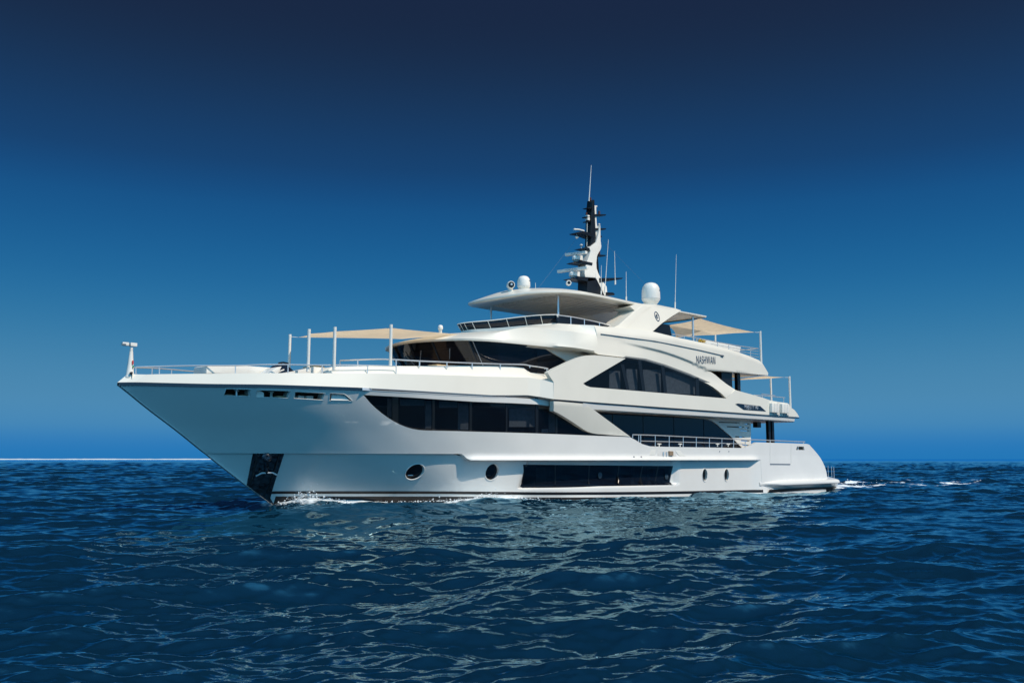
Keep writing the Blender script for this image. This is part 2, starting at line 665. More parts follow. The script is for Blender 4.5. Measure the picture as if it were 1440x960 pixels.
win_px = [(511, 555), (560, 557.7), (608, 560.8), (666.7, 564.6), (720, 566.6), (756, 568.4), (768.8, 570.2), (790, 571.5), (824, 574), (838, 580), (858, 595), (884, 613.6)]
win_px += [(850, 612.9), (800, 610.8), (740, 608.6), (680, 607), (630, 605.6), (600, 605), (589.6, 604.4), (580, 602.8), (571, 600.2), (562, 596.6), (554, 592.3), (545, 586.8), (537.5, 581.4), (529, 574.4), (521, 566.8)]
H_main = xz(win_px, hull_up)
ports_px = [
    [(318, 546.3), (352.5, 547.3), (352, 557.3), (314.5, 555.8)],
    [(361, 548.0), (408.5, 549.3), (405.5, 559.6), (359, 558.0)],
    [(415, 550.3), (457.5, 552.4), (454.5, 562.4), (413, 559.8)],
    [(464, 552.3), (484.5, 553.8), (496, 563.4), (463.0, 563.0)]]
H_ports = [xz(p, hull_up) for p in ports_px]
H_stern = xz([(1121, 627.3), (1130.5, 627.8), (1131.5, 632.5), (1119.5, 632.3)], hull_up)
hull_o = skin('hull', poly_up, [H_main] + H_ports + [H_stern], hull_up, M['hull'], yacht, th=0.16, dx=0.3, dz=0.11, lines=[[(12.6, z), (33.6, z)] for z in (1.92, 1.98, 2.06, 2.16)] + [[(x, 3.30 - 0.010 * (x - 3) + d) for x in (3.2, 8.55)] for d in (-0.035, 0.035)])
skin('hull', poly_up, [], hull_up, M['hull'], yacht, th=0.1, side=1, dx=0.6, dz=0.2)

# --- hull, lower strake
low_px = [(735.5, 652.8), (947.0, 654.8), (947.0, 681.7), (733.0, 684.6)]
H_low = xz(low_px, hull_low)
RX0 = H_low[3][0] - 0.1
RX1 = H_low[1][0] + 0.05
H_low = xz(low_px, hull_low)


def ellipse(cx, cz, rx, rz, n=24):
    return [(cx + rx * math.cos(2 * math.pi * k / n), cz + rz * math.sin(2 * math.pi * k / n)) for k in range(n)]


H_hole = []
port_c = []
for (px, py, rx, rz) in [(583.5, 663.0, 0.36, 0.31), (692.0, 663.2, 0.34, 0.34), (991.0, 667.6, 0.235, 0.33), (1021.5, 667.6, 0.235, 0.33)]:
    c = on(px, py, hull_low)
    port_c.append((c[0], c[2], rx, rz))
    H_hole.append(ellipse(c[0], c[2], rx, rz))
H_hole = [h for h in H_hole]
poly_low = [(float(STEM(2.1)) + 0.02, 2.1)] + [(x, 2.1) for x in np.arange(3.6, 12.4, 0.4)] + [(x, 1.98) for x in np.arange(12.6, 34.2, 0.5)] + [(34.3, 0.7), (41.4, 0.7), (41.4, -0.7)]
poly_low += [(x, -0.7) for x in np.arange(41.0, 7.6, -1.0)] + [(float(STEM(z)) + 0.01, z) for z in np.arange(-0.7, 2.0, 0.2)]
bay = [[(RX0 - 0.4, 0.62), (RX1 + 0.5, 0.62)], [(RX0 - 0.4, 0.72), (RX1 + 0.5, 0.72)]]
skin('hull_bottom', poly_low, [H_low] + H_hole, hull_low, M['hull'], yacht, th=0.12, dx=0.22, dz=0.13, lines=bay)
skin('hull_bottom', poly_low, [], hull_low, M['hull'], yacht, th=0.08, side=1, dx=0.7, dz=0.3)
# ledge between the strakes
xs = [float(STEM(2.1)) + 0.03] + list(np.arange(3.6, 34.0, 0.25))
led = MB()
for s in (-1, 1):
    zl = lambda x: 1.845 + 0.255 * (1 - sm(12.3, 12.65, x))
    led.loft([[(x, s * hull_up(x, zl(x)), zl(x)) for x in xs], [(x, s * (hull_low(x, 1.97) - 0.05), zl(x) + 0.01) for x in xs]])
led.build('rub_rail_underside', M['hull'], yacht)
# boot stripe: two black bands, paint sheets 4 mm off the hull
bt = [(387, 690.2), (430, 690.2), (520, 690.2), (600, 690.3), (690, 691.0), (760, 691.6), (950, 690.4), (1060, 688.3), (1160, 687.4)]


def boot_z(dy):
    P = [on(px, py + dy, hull_low) for px, py in bt]
    P.sort(key=lambda p: p[0])
    return Tab([(p[0], p[2]) for p in P])


for (za, zb, nm) in ((boot_z(0), boot_z(3.9), 'boot_stripe'), (boot_z(7.4), None, 'antifouling_band')):
    b = MB()
    X = list(np.arange(5.75 if zb else 6.0, 34.05, 0.25))
    for s in (-1, 1):
        Rw = []
        for w in np.linspace(0, 1, 5):
            zz = [float(za(x)) * (1 - w) + (float(zb(x)) if zb else -0.6) * w for x in X]
            Rw.append([(x, s * (float(hull_low(x, z)) + 0.006), z) for x, z in zip(X, zz)])
        b.loft(Rw)
    b.build(nm, M['boot'], yacht)

# --- big side window of the main deck
w_out = xz([(508, 553), (768, 568), (830, 572), (892, 616), (800, 613), (600, 607), (585, 605), (569, 601.5), (552, 593), (535, 581.5), (519, 567.5)], hull_up)
wf = lambda x, z: hull_up(x, z) - 0.11
win = skin('side_window', w_out, [], wf, M['glass'], yacht, th=0.0)


def strip(name, px0, px1, material, parent, yf, off, th=0.03):
    """upright band behind or on a window: two pixel edges, each (top, bottom)"""
    a, b = xz(px0, yf, off), xz(px1, yf, off)
    p = [a[0], b[0], b[1], a[1]]
    return skin(name, p, [], lambda x, z: yf(x, z) - off, material, parent, th=th, dx=0.5, dz=0.5)


for (x0, x1) in ((551.5, 560), (607.5, 611), (660, 663.5), (711, 713.5), (753, 757), (781, 784)):
    strip('mullion', [(x0, 556), (x0, 612)], [(x1, 556), (x1, 612)], M['black'], win, hull_up, 0.10)
for (x0, x1, y0, y1) in ((545, 550.5, 560, 586), (598, 606.5, 563, 602.5), (644.5, 658.5, 566, 604), (716, 752, 574, 600), (772, 780.5, 574, 608)):
    strip('curtain', [(x0, y0), (x0, y1)], [(x1, y0), (x1, y1)], M['curtain'], win, hull_up, 0.5)
for (x0, x1, y0, y1) in ((563, 597, 561, 570), (618, 643, 564, 573), (762, 771, 603, 608)):
    strip('blind', [(x0, y0), (x0, y1)], [(x1, y0), (x1, y1)], M['curtain'], win, hull_up, 0.42)
# dark rooms behind the windows
b = MB()
b.box((9.6, -2.4, 2.25), (22.8, -2.36, 4.3))
b.box((10.5, -3.2, 2.2), (22.8, -2.4, 2.25))
b.box((14.0, -2.9, 0.3), (26.5, -2.86, 1.95))
b.box((19.2, -3.0, 4.5), (31.0, -2.96, 6.6))
b.box((17.5, -2.3, 2.1), (32.3, -2.26, 4.2))
b.build('cabin_lining', M['interior'], yacht)

# --- diagonal panel aft of the side window
dg = lambda x, z: np.minimum(hull_up(x, z) + 0.03 + (YA(x) - 0.06 - hull_up(x, z)) * np.clip((np.asarray(z) - 3.0) / 1.25, 0, 1), YA(x) - 0.02)
diag_px = [(778.5, 563.6), (800, 565.6), (822.5, 567.6), (832.5, 574), (858, 593), (886, 613.2), (870, 612.2), (851.7, 610.8), (842, 610.2), (833, 608.8), (826, 606.4), (820, 603), (806, 593.5), (795, 586.6), (787, 581.9), (778.5, 577.6)]
skin('diagonal_panel', xz(diag_px, dg), [], dg, M['white'], yacht, th=0.24)

# --- mooring ports: dark pockets with gear
for i, hp in enumerate(H_ports):
    c = np.mean(hp, 0)
    b = MB()
    P = [(p[0] + (p[0] - c[0]) * 0.12, p[1] + (p[1] - c[1]) * 0.12) for p in hp]
    yb = float(hull_up(c[0], c[1]))
    v, f = [], []
    for (x, z) in P:
        yy = -float(hull_up(x, z))
        v.append((x, yy + 0.15, z))
    for (x, z) in P:
        yy = -float(hull_up(x, z))
        v.append((x + 0.1, yy + 0.75, z))
    n = len(P)
    b.add(v, [(j, (j + 1) % n, (j + 1) % n + n, j + n) for j in range(n)])
    pk = b.build('mooring_port', M['gloss'], yacht)
    MB().add([(p[0], p[1] - 0.01, p[2]) for p in v[n:]], [tuple(range(n))]).build('port_back', M['interior'] if i < 3 else M['gloss'], pk)
    z0 = c[1] - 0.14
    for dx_ in ((-0.35, -0.05, 0.25) if i == 2 else (-0.3, 0.15)):
        yy = -float(hull_up(c[0] + dx_, z0)) + 0.35
        if i == 2:
            MB().box((c[0] + dx_ - 0.13, yy, z0), (c[0] + dx_ + 0.12, yy + 0.2, z0 + 0.16)).build('locker', M['gloss'], pk)
        elif i < 2:
            MB().lathe((c[0] + dx_, yy, z0), [(0.09, 0), (0.09, 0.03), (0.05, 0.06), (0.05, 0.2), (0.1, 0.22), (0.1, 0.25)], n=12).build('bollard', M['steel'] if i == 0 else M['gloss'], pk)
    if i == 3:
        g = MB()
        q = [on(px, py, hull_up, o_) for px, py, o_ in [(466.5, 553.2, 0.16), (482.5, 554.2, 0.16), (491, 562.8, -0.02), (465.5, 562.4, -0.02)]]
        g.add([tuple(p) for p in q] + [tuple(p + (0.1, 0.3, 0)) for p in q], [(0, 1, 2, 3), (0, 4, 5, 1), (1, 5, 6, 2), (2, 6, 7, 3), (3, 7, 4, 0)])
        g.build('locker', M['gloss'], pk)
    if i == 0:
        for dx_ in (-0.12, 0.34):
            yy = -float(hull_up(c[0] + dx_, z0)) + 0.22
            MB().box((c[0] + dx_ - 0.12, yy, z0), (c[0] + dx_ + 0.12, yy + 0.3, z0 + 0.09)).build('fender_block', M['teak'], pk)
    if i == 1:
        yy = -float(hull_up(c[0] + 0.4, z0)) + 0.2
        MB().box((c[0] + 0.28, yy, z0), (c[0] + 0.55, yy + 0.3, z0 + 0.09)).build('fender_block', M['cushion'], pk)
        q = [on(px, py, hull_up, o_) for px, py, o_ in [(361.5, 548.2, 0.10), (364.5, 548.4, 0.12), (371.0, 552.0, 0.10), (371.0, 558.4, -0.01), (360, 557.7, -0.01)]]
        MB().add([tuple(p) for p in q] + [tuple(p + (0.02, 0.25, 0)) for p in q], [(0, 1, 2, 3, 4)] + [(k, k + 5, (k + 1) % 5 + 5, (k + 1) % 5) for k in range(5)]).build('locker', M['gloss'], pk)
    # bright rim
    rim = MB()
    rim.tube([(x, -float(hull_up(x, z)) - 0.002, z) for (x, z) in dense(hp, 0.12)] + [(hp[0][0], -float(hull_up(*hp[0])) - 0.002, hp[0][1])], 0.012, 6)
    rim.build('rim', M['hull'], pk)
c = np.mean(H_stern, 0)
b = MB().box((c[0] - 0.4, -3.75, c[1] - 0.22), (c[0] + 0.5, -3.2, c[1] + 0.22))
pk = b.build('mooring_port', M['interior'], yacht)
MB().lathe((c[0] - 0.1, -3.72, c[1] - 0.15), [(0.07, 0), (0.05, 0.05), (0.05, 0.2), (0.09, 0.24)], n=10).build('bollard', M['steel'], pk)

# --- hull window and portholes
lw = lambda x, z: hull_low(x, z) - 0.05
lwin = skin('hull_window', [(H_low[0][0] - 0.1, H_low[0][1] + 0.06), (H_low[1][0] + 0.06, H_low[1][1] + 0.06), (H_low[2][0] + 0.06, H_low[2][1] - 0.05), (H_low[3][0] - 0.1, H_low[3][1] - 0.05)], [], lw, M['darkglass'], yacht, th=0.0)
for (x0, x1) in ((754, 767), (887.5, 892.5), (911, 915.5)):
    strip('curtain', [(x0, 657), (x0, 680.5)], [(x1, 657), (x1, 680.5)], M['curtain'], lwin, hull_low, 0.22)
for px in (780, 828, 870, 903, 925):
    strip('mullion', [(px, 653.5), (px, 683)], [(px + 1.6, 653.5), (px + 1.6, 683)], M['black'], lwin, hull_low, 0.045, th=0.01)
for (px, py) in ((843.5, 668), (937, 670)):
    c = on(px, py, hull_low, 0.03)
    MB().lathe(c, [(0.14, 0), (0.14, 0.02), (0.11, 0.03), (0.0, 0.031)], axis=(0, -1, 0), n=20).build('opening_porthole', M['port'], lwin)
for (cx, cz, rx, rz) in port_c:
    e = ellipse(cx, cz, rx * 1.04, rz * 1.04)
    y0 = float(hull_low(cx, cz))
    pane = skin('porthole', e, [], lambda x, z: hull_low(x, z) - 0.13, M['darkglass'], yacht, th=0.0)
    r_ = MB()
    r_.tube([(x, -float(hull_low(x, z)) - 0.002, z) for x, z in ellipse(cx, cz, rx, rz, 28)] + [(cx + rx, -float(hull_low(cx + rx, cz)) - 0.002, cz)], 0.022, 6)
    r_.build('rim', M['hull'], pane)
    MB().box((cx - rx * 0.5, -y0 + 0.2, cz - rz * 0.5), (cx + rx * 0.3, -y0 + 0.24, cz - rz * 0.38)).build('deadlight_bar', M['steel'], pane)

# --- anchor pocket: polished dark plate from the chine to the forefoot, with the anchor in it
pp_px = [(356.4, 635.8), (400.1, 636.4), (394, 655), (388, 673), (382.8, 690), (380, 700), (379, 712), (372, 708), (366, 699), (355, 690), (346.9, 682.4), (350, 666)]
pf = lambda x, z: hull_low(x, z) + 0.012
pocket = skin('anchor_pocket', [(max(x, float(STEM(z)) + 0.02), min(z, 2.09)) for x, z in xz(pp_px, pf)], [], pf, M['pocket'], yacht, th=0.01, dx=0.12, dz=0.1)
a = MB()
p0, p1 = on(374, 643, pf, -0.06), on(375, 665, pf, -0.08)
MB().tube([p0, p1], 0.07, 8).build('anchor_shank', M['pocket'], pocket)
pl, pr, pm = on(360, 669, pf, -0.06), on(389.5, 667.5, pf, -0.06), on(375, 664.5, pf, -0.12)
a.tube([pl, (pl * 0.5 + pm * 0.5) + (0, -0.02, 0.05), pm, (pr * 0.5 + pm * 0.5) + (0, -0.02, 0.05), pr], 0.035, 8)
a.build('anchor', M['steel'], pocket)
a = MB()
a.lathe(p0 + np.array((0, -0.05, 0)), [(0.16, 0), (0.18, 0.05), (0.1, 0.12)], axis=(-0.4, -0.9, -0.1), n=14)
a.build('hawse_pipe', M['pocket'], pocket)
a = MB()
for (q0, q1) in (((363, 637.5), (352, 681)), ((393, 637.5), (377, 690))):
    a.tube([on(*q0, pf, -0.01), on(*q1, pf, -0.01)], 0.03, 6)
a.build('pocket_frame', M['black'], pocket)

# --- stern: transom, swim platform
b = MB()
b.box((40.5, -3.66, -0.6), (40.8, 3.66, 1.9))
b.build('transom', M['hull'], yacht)
b = MB()
X = list(np.linspace(33.7, 42.55, 24))


def spon(x):
    t = sm(33.7, 36.2, x)
    return t


rows = []
for (dy, z) in ((-0.35, 0.80), (0.0, 0.72), (0.22, 0.66), (0.33, 0.60), (0.36, 0.53), (0.35, 0.45), (0.28, 0.41), (0.24, 0.39), (0.10, 0.22), (-0.25, 0.0)):
    rows.append([(x, -(float(BC(min(x, 41) - 3.25)) + 0.02 + (dy if dy < 0 else dy * spon(x))), 0.55 + (z - 0.55) * (0.35 + 0.65 * spon(x))) for x in X])
b.loft(rows)
b.loft([[(p[0], -p[1], p[2]) for p in r] for r in rows])
b.box((40.9, -3.9, 0.36), (42.6, 3.9, 0.66))
for s in (-1, 1):
    MB().loft([[(x, s * (float(BC(min(x, 41) - 3.25)) + o_), z) for x in X[2:]] for (o_, z) in ((0.15, 0.21), (0.08, 0.08), (-0.1, -0.2))]).build('platform_stripe', M['boot'], yacht)

b.build('swim_platform', M['hull'], yacht, smooth=50)
b = MB()
b.loft([[(x, -(float(BC(min(x, 41) - 3.25)) + 0.02 + 0.375 * spon(x)), 0.455) for x in X], [(x, -(float(BC(min(x, 41) - 3.25)) + 0.02 + 0.375 * spon(x)), 0.425) for x in X]])
b.build('platform_seam', M['grey'], yacht)
for px in (1165.2, 1170.0, 1173.2):
    p = at(px, 675.0, y=-3.6 + (px - 1165) * 0.28)
    MB().tube([p, p + np.array((0, 0, 0.9))], 0.016, 6).build('stanchion', M['steel'], yacht)

# details on the stern quarter
sl = lambda x, z: hull_up(x, z) + 0.006
a, c = on(1083, 652, sl), on(1111, 652.4, sl)
MB().obox((a + c) / 2, (c - a) / 2, (0, 0.02, 0), (0, 0, 0.03)).build('hatch_slot', M['grey'], yacht)
for (q0, q1) in (((1083, 622.8), (1083, 651)), ((1112.5, 624), (1112.5, 652))):
    MB().tube([on(*q0, sl), on(*q1, sl)], 0.008, 5).build('hatch_seam', M['gloss'], yacht)

# --- bulwark band from the stem to the facet; coaming above it
f1 = lambda x, z: BS(x) + 0.06 * sm(13.4, 15.4, x) + 0.32 * np.clip((x - 15.5) / 1.5, 0, 1)
r1 = [(165, 537.2), (195, 537.3), (225, 538), (279, 539.3), (330, 540), (380, 540.6), (450, 542.8), (509, 545), (540, 546.6), (600, 550), (650, 553), (690, 555.4), (720, 555.0), (742, 555.4), (759, 557.6), (778.5, 561.0)]
f2 = lambda x, z: np.maximum(BS(x + 0.25) - 0.24 * (1 - 0.6 * sm(6, 11, x)), 0.04) + 0.04 * sm(13.4, 15.4, x) + 0.34 * np.clip((x - 15.5) / 1.5, 0, 1)
r2 = [(179, 526.6), (200, 526.4), (225, 525.9), (280, 525.3), (330, 524.7), (365, 524.4), (450, 524.4), (500, 524.6), (540, 525), (600, 526.5), (650, 528), (690, 529.4), (720, 530.0), (742, 530.6), (760, 533.2), (778.5, 536.2)]
B1 = [on(*p, f1) for p in r1]
B2 = [on(*p, f2) for p in r2]
B1[-1], B2[-1] = on(*r1[-1], side_a), on(*r2[-1], side_a, 0.02)
B1[0] = np.array((0.0, 0.0, 4.46))
B2[0] = np.array((0.35, 0.0, 4.78))


def resample(P, xs):
    P = np.array(P)
    return [np.array((x, np.interp(x, P[:, 0], P[:, 1]), np.interp(x, P[:, 0], P[:, 2]))) for x in xs]


XS = np.concatenate([np.linspace(0.35, 12.4, 40), [B1[10][0], B1[11][0], 14.4, 15.0, 15.75, 16.3, 16.9, B1[-1][0]]])
XS = np.unique(np.sort(XS))


def fair(P, xs):
    P = np.array(P)
    o = np.argsort(P[:, 0])
    P = P[o]
    ty, tz = Tab(list(zip(P[:, 0], P[:, 1]))), Tab(list(zip(P[:, 0], P[:, 2])))
    return [np.array((x, float(ty(x)), float(tz(x)))) for x in xs]


R1 = fair(B1, np.linspace(0.0, B1[11][0], 60)) + B1[13:]
R2 = fair(B2, np.linspace(0.35, B2[11][0], 60)) + [B2[13] + (0, -0.04, 0), B2[14], B2[15]]
R2i = [p + np.array((0.05, 0.22, 0.0)) for p in R2]
R2d = [p + np.array((0.05, 0.24, -0.45)) for p in R2]
mir = lambda R: [(p[0], -p[1], p[2]) for p in R]
b = MB()
for q in (lambda R: R, mir):
    b.loft([q(R1), q(R2), q(R2i), q(R2d)])
b.loft([R1[:4], mir(R1[:4])])
U0 = [p for p in R1 if p[0] > 12.5]
b.loft([U0, [(p[0], -float(hull_up(p[0], 4.4)) + 0.02, p[2] - 0.01) for p in U0]])
b.build('bulwark', M['white'], yacht, smooth=6)
# navy sheer stripe
b = MB()
X = np.linspace(0.02, 7.7, 40)
for s in (-1, 1):
    zt = np.interp(X, [p[0] for p in R1], [p[2] for p in R1])
    rr = [[(x, s * (float(hull_up(x, 4.40)) + o), z + dz_) for x, z in zip(X, zt)] for (o, dz_) in ((0.0, 0.005), (0.028, 0.0), (0.028, -0.105), (0.0, -0.112))]
    b.loft(rr)
b.build('sheer_stripe', M['navy'], yacht)
b = MB()
X = np.linspace(7.7, 16.8, 30)
zt = np.interp(X, [p[0] for p in R1], [p[2] for p in R1])
for (o, d0, d1) in ((0.03, 0.0, -0.03), (0.02, -0.06, -0.075)):
    b.loft([[(x, -(float(hull_up(x, 4.4)) + o), z + d0) for x, z in zip(X, zt)], [(x, -(float(hull_up(x, 4.4)) + o), z + d1) for x, z in zip(X, zt)]])
b.build('sheer_groove', M['grey'], yacht)
q = on(516.5, 547.2, sl)
MB().box((q[0] - 0.22, q[1] - 0.02, q[2] - 0.05), (q[0] + 0.2, q[1] + 0.03, q[2] + 0.05)).build('maker_plate', M['silver'], yacht, bevel=0.01)

# coaming: the raised inner part of the foredeck
f3 = lambda x, z: np.maximum(BS(x) - 0.62, 0.1) + 0.05 * sm(12, 15, x)
r3 = [(457, 523.6), (461, 519.5), (466, 515.9), (473, 515.2), (500, 514.8), (540, 514.4), (580, 514.6), (640, 513.8), (690, 514.2), (720, 515.2), (736, 516.9), (741, 520.5), (746, 523.6), (770, 526.4)]
C3 = [on(*p, f3) for p in r3]
xc = np.concatenate([[C3[0][0], C3[1][0], C3[2][0]], np.linspace(C3[3][0], C3[9][0], 24), [C3[10][0], C3[11][0], C3[12][0], C3[13][0]]])
R3 = resample(C3, xc)
R3b = [p + np.array((-0.02, -0.40, 0)) for p in resample([[p[0], p[1], p[2]] for p in R2i], xc)]
R3b = [np.array((p[0], np.interp(p[0], [q[0] for q in R2i], [q[1] for q in R2i]) - 0.02, np.interp(p[0], [q[0] for q in R2i], [q[2] for q in R2i]) - 0.004)) for p in R3]
R3i = [p + np.array((0, 1.2 if abs(p[1]) > 1.5 else 0.3, 0.01)) for p in R3]
R3d = [p + np.array((0, 0.0, -0.6)) for p in R3i]
b = MB()
for q in (lambda R: R, mir):
    b.loft([q(R3b), q(R3), q(R3i), q(R3d)])
b.build('foredeck_coaming', M['white'], yacht, smooth=30)

# --- decks
def plan(x0, x1, inset, n=40):
    X = np.linspace(x0, x1, n)
    return X, [max(float(BS(x)) - inset, 0.02) for x in X]


def deck(name, x0, x1, inset, z0, z1, material, bf=None):
    X, Y = plan(x0, x1, inset)
    if bf is not None:
        Y = [bf(x) for x in X]
    b = MB()
    t = [(x, -y, z1) for x, y in zip(X, Y)]
    t2 = [(x, y, z1) for x, y in zip(X, Y)]
    u = [(x, -y, z0) for x, y in zip(X, Y)]
    u2 = [(x, y, z0) for x, y in zip(X, Y)]
    b.loft([t2, t, u, u2, t2])
    n = len(X)
    for k in (0, n - 1):
        b.add([t2[k], t[k], u[k], u2[k]], [(0, 1, 2, 3)])
    return b.build(name, material, yacht, smooth=20)


deck('foredeck', 0.7, 14.0, 0.3, 4.36, 4.48, M['teak'])
deck('upper_deck', 13.9, 38.4, 0, 4.06, 4.42, M['soffit'], bf=lambda x: float(YA(x)) - 0.24 - 0.75 * (1 - float(sm(17.6, 18.8, x))))
deck('main_deck', 9.0, 41.2, 0.25, 2.06, 2.2, M['teak'], bf=lambda x: float(BC(x - 3.25)) - 0.3)
deck('sun_deck', 14.5, 34.6, 0, 6.74, 7.02, M['soffit'], bf=lambda x: float(np.interp(x, [14.5, 18, 20, 30, 34.6], [2.9, 3.5, 3.8, 3.75, 3.5])))

# lower lip of the upper deck: narrow white band in the shade below the dark line
X = np.linspace(18.6, 38.05, 40)
b = MB()
for s in (-1, 1):
    b.loft([[(x, s * (float(YA(x)) - 0.015), 4.36) for x in X], [(x, s * (float(YA(x)) - 0.06), 4.10) for x in X], [(x, s * (float(YA(x)) - 0.6), 4.05) for x in X]])
b.loft([[(38.05, -3.74, 4.36), (38.05, 3.74, 4.36)], [(38.0, -3.68, 4.10), (38.0, 3.68, 4.10)]])
b.build('deck_edge_lip', M['hull'], yacht)

# --- upper-deck side panel (arch foot, fascia) with window opening
archwin_px = [(820, 539), (850, 521.3), (880, 503.7), (906, 507.2), (933, 515.2), (951, 521.5), (968, 528), (982, 534), (995, 540), (1003, 544.8), (1010, 550), (1016, 555), (1021.2, 560)]
archwin_px += [(985, 557.0), (940, 553.2), (900, 549.8), (860, 546.5), (830.5, 544.2), (824.5, 542.2)]
A_px = [(778.5, 537), (772, 527), (770, 523.6), (779, 518), (790, 513), (798.7, 508.8), (807, 505.2), (814, 502.4), (820, 500.7), (825, 499.7), (836, 499.2), (858, 501.2), (880, 503.7)]
A_px += [(850, 521.3), (820, 539), (824.5, 542.2), (830.5, 544.2), (860, 546.5), (900, 549.8), (940, 553.2), (985, 557.0), (1021.2, 560), (1028, 554), (1034, 548), (1044, 551), (1054, 553.6), (1072.5, 558.9), (1084, 563), (1096, 565), (1108, 566.8), (1112.6, 573), (1117, 576), (1121, 581), (1124, 586.2)]
A_px += [(1092, 584.0), (1060, 581.6), (1014, 578.3), (968, 575.0), (930, 572.3), (893, 569.6), (862, 567.3), (830.8, 565.0), (805, 563), (778.5, 561.0)]
skin('upper_deck_side', xz(A_px, side_a), [], side_a, M['white'], yacht, th=0.2, dx=0.4, dz=0.2)
skin('upper_deck_side', xz(A_px, side_a), [], side_a, M['white'], yacht, th=0.2, side=1, dx=0.8, dz=0.4)
# stern cap of the upper-deck bulwark
b = MB()
for s in (1,):
    P = [on(px, py, side_a) for px, py in ((1108, 566.8), (1112.6, 573), (1117, 576), (1124, 586.2))]
    b.loft([[tuple(p) for p in P], [(p[0], -p[1], p[2]) for p in P]])
b.build('aft_bulwark', M['white'], yacht)
# dark line under the fascia
lp = [on(px, py, side_a) for px, py in ((778.5, 562.2), (830.8, 566.4), (893, 571.0), (968, 576.4), (1014, 579.7), (1060, 583.0), (1092, 585.4), (1124, 587.8))]
b = MB()
b.loft([[tuple(p + (0, 0.0, 0.03)) for p in lp], [tuple(p + (0, -0.006, 0.022)) for p in lp], [tuple(p + (0, -0.006, -0.012)) for p in lp], [tuple(p + (0, 0.15, -0.02)) for p in lp]])
b.build('fascia_line', M['navy'], yacht)

aw = lambda x, z: YA(x) - 0.10
awin = skin('lounge_window', xz([(816, 539), (880, 500.5), (908, 504), (935, 512), (970, 525), (998, 537.5), (1013, 548.5), (1027, 562.5), (985, 559), (900, 552), (830, 546.6)], aw), [], aw, M['glass'], yacht, th=0.0)
for (t, bm_) in (((873, 512), (881, 549)), ((897, 506), (903.5, 551)), ((929.5, 514), (934, 554)), ((978, 531), (979, 558))):
    strip('mullion', [t, bm_], [(t[0] + 4.5, t[1]), (bm_[0] + 4.5, bm_[1])], M['black'], awin, side_a, 0.095, th=0.01)
for (x0, x1, y0, y1) in ((857, 872, 521, 545.5), (881, 896, 518.5, 547.5), (904.5, 929, 519.5, 550), (936, 977, 522.5, 553)):
    strip('curtain', [(x0, y0), (x0, y1)], [(x1, y0 + 0.6), (x1 + 0.5, y1 + 1.2)], M['curtain'], awin, side_a, 0.4)

# --- swoosh: sundeck fascia with the arch leg. crease between the band and the fascia above it
crease = [(20.0, 7.6)] + xz([(876, 480), (905, 488), (935, 496), (965, 506.5), (995, 520)], side_a)
CR = Tab(crease)


def side_s(x, z):
    x, z = np.asarray(x, float), np.asarray(z, float)
    up = sm(-0.05, 0.11, z - CR(x)) * sm(21.2, 24, x) * 0.09
    lean = 0.10 * sm(6.6, 7.5, z) * (1 - sm(22, 25, x))
    zc = np.interp(x, [14, 17, 20, 26, 31, 35], [7.25, 7.45, 7.55, 7.75, 7.55, 7.2])
    t = z - zc
    tum = 0.5 * np.where(t > 0.2, t - 0.1, np.where(t < 0, 0, t * t / 0.4))
    return YA(x) - 0.14 * sm(5.2, 6.2, z) + up - lean - tum - 0.25 * sm(31, 36, x) * sm(5.5, 6.6, z)


S_bot = [(842, 498.2), (862, 500.5), (880, 502.6), (906, 506.6), (933, 514.6), (951, 521), (968, 527.5), (982, 533.5), (995, 539.4), (1003, 544.2), (1010, 549.4), (1016, 554.4), (1021.2, 559.6)]
S_bot += [(1028, 553.6), (1034, 547.8), (1022, 540), (1012.5, 532.6), (1006, 527), (1000, 523), (993, 520.8), (1014, 522), (1034, 523.5), (1057, 525.4), (1080, 527.6), (1080.3, 524.2), (1076, 517), (1072, 510.6)]
S_top = [(1067, 506.2), (1050, 499.2), (1025, 491.2), (1000, 485), (975, 479.1), (955, 475), (944, 472.4), (930, 469), (917.5, 466), (900, 463.5), (880, 461.5), (863, 459.8), (853, 459.6), (842, 458.3)]
P_sw = xz(S_bot + S_top, side_s)
cr_line = [(x, float(CR(x)) + d) for d in (0.11,) for x in np.arange(23, 29.2, 0.4)]
X0S = P_sw[0][0]
P_sw[-1] = (X0S, on(842, 458.3, side_s)[2])
zt_edge = P_sw[-1][1]
P_sw = [(max(p[0], X0S), p[1]) for p in P_sw]
skin('sundeck_fascia', P_sw, [], side_s, M['white'], yacht, th=0.18, dx=0.25, dz=0.12, lines=[[(x, float(CR(x)) + d) for x in np.arange(22.2, 27.6, 0.25)] for d in (-0.05, 0.0, 0.03, 0.06, 0.11)])
skin('sundeck_fascia', P_sw, [], side_s, M['white'], yacht, th=0.18, side=1, dx=0.8, dz=0.3)
b = MB()
P = [on(px, py, side_s) for px, py in ((1072, 510.6), (1076, 517), (1080.3, 524.2), (1080, 527.6))]
b.loft([[tuple(p) for p in P], [(p[0], -p[1], p[2]) for p in P]])
b.loft([[tuple(P[3]), tuple(P[3] * (1, -1, 1))], [(30, -3.6, 6.75), (30, 3.6, 6.75)]])
b.build('sundeck_aft_face', M['white'], yacht)

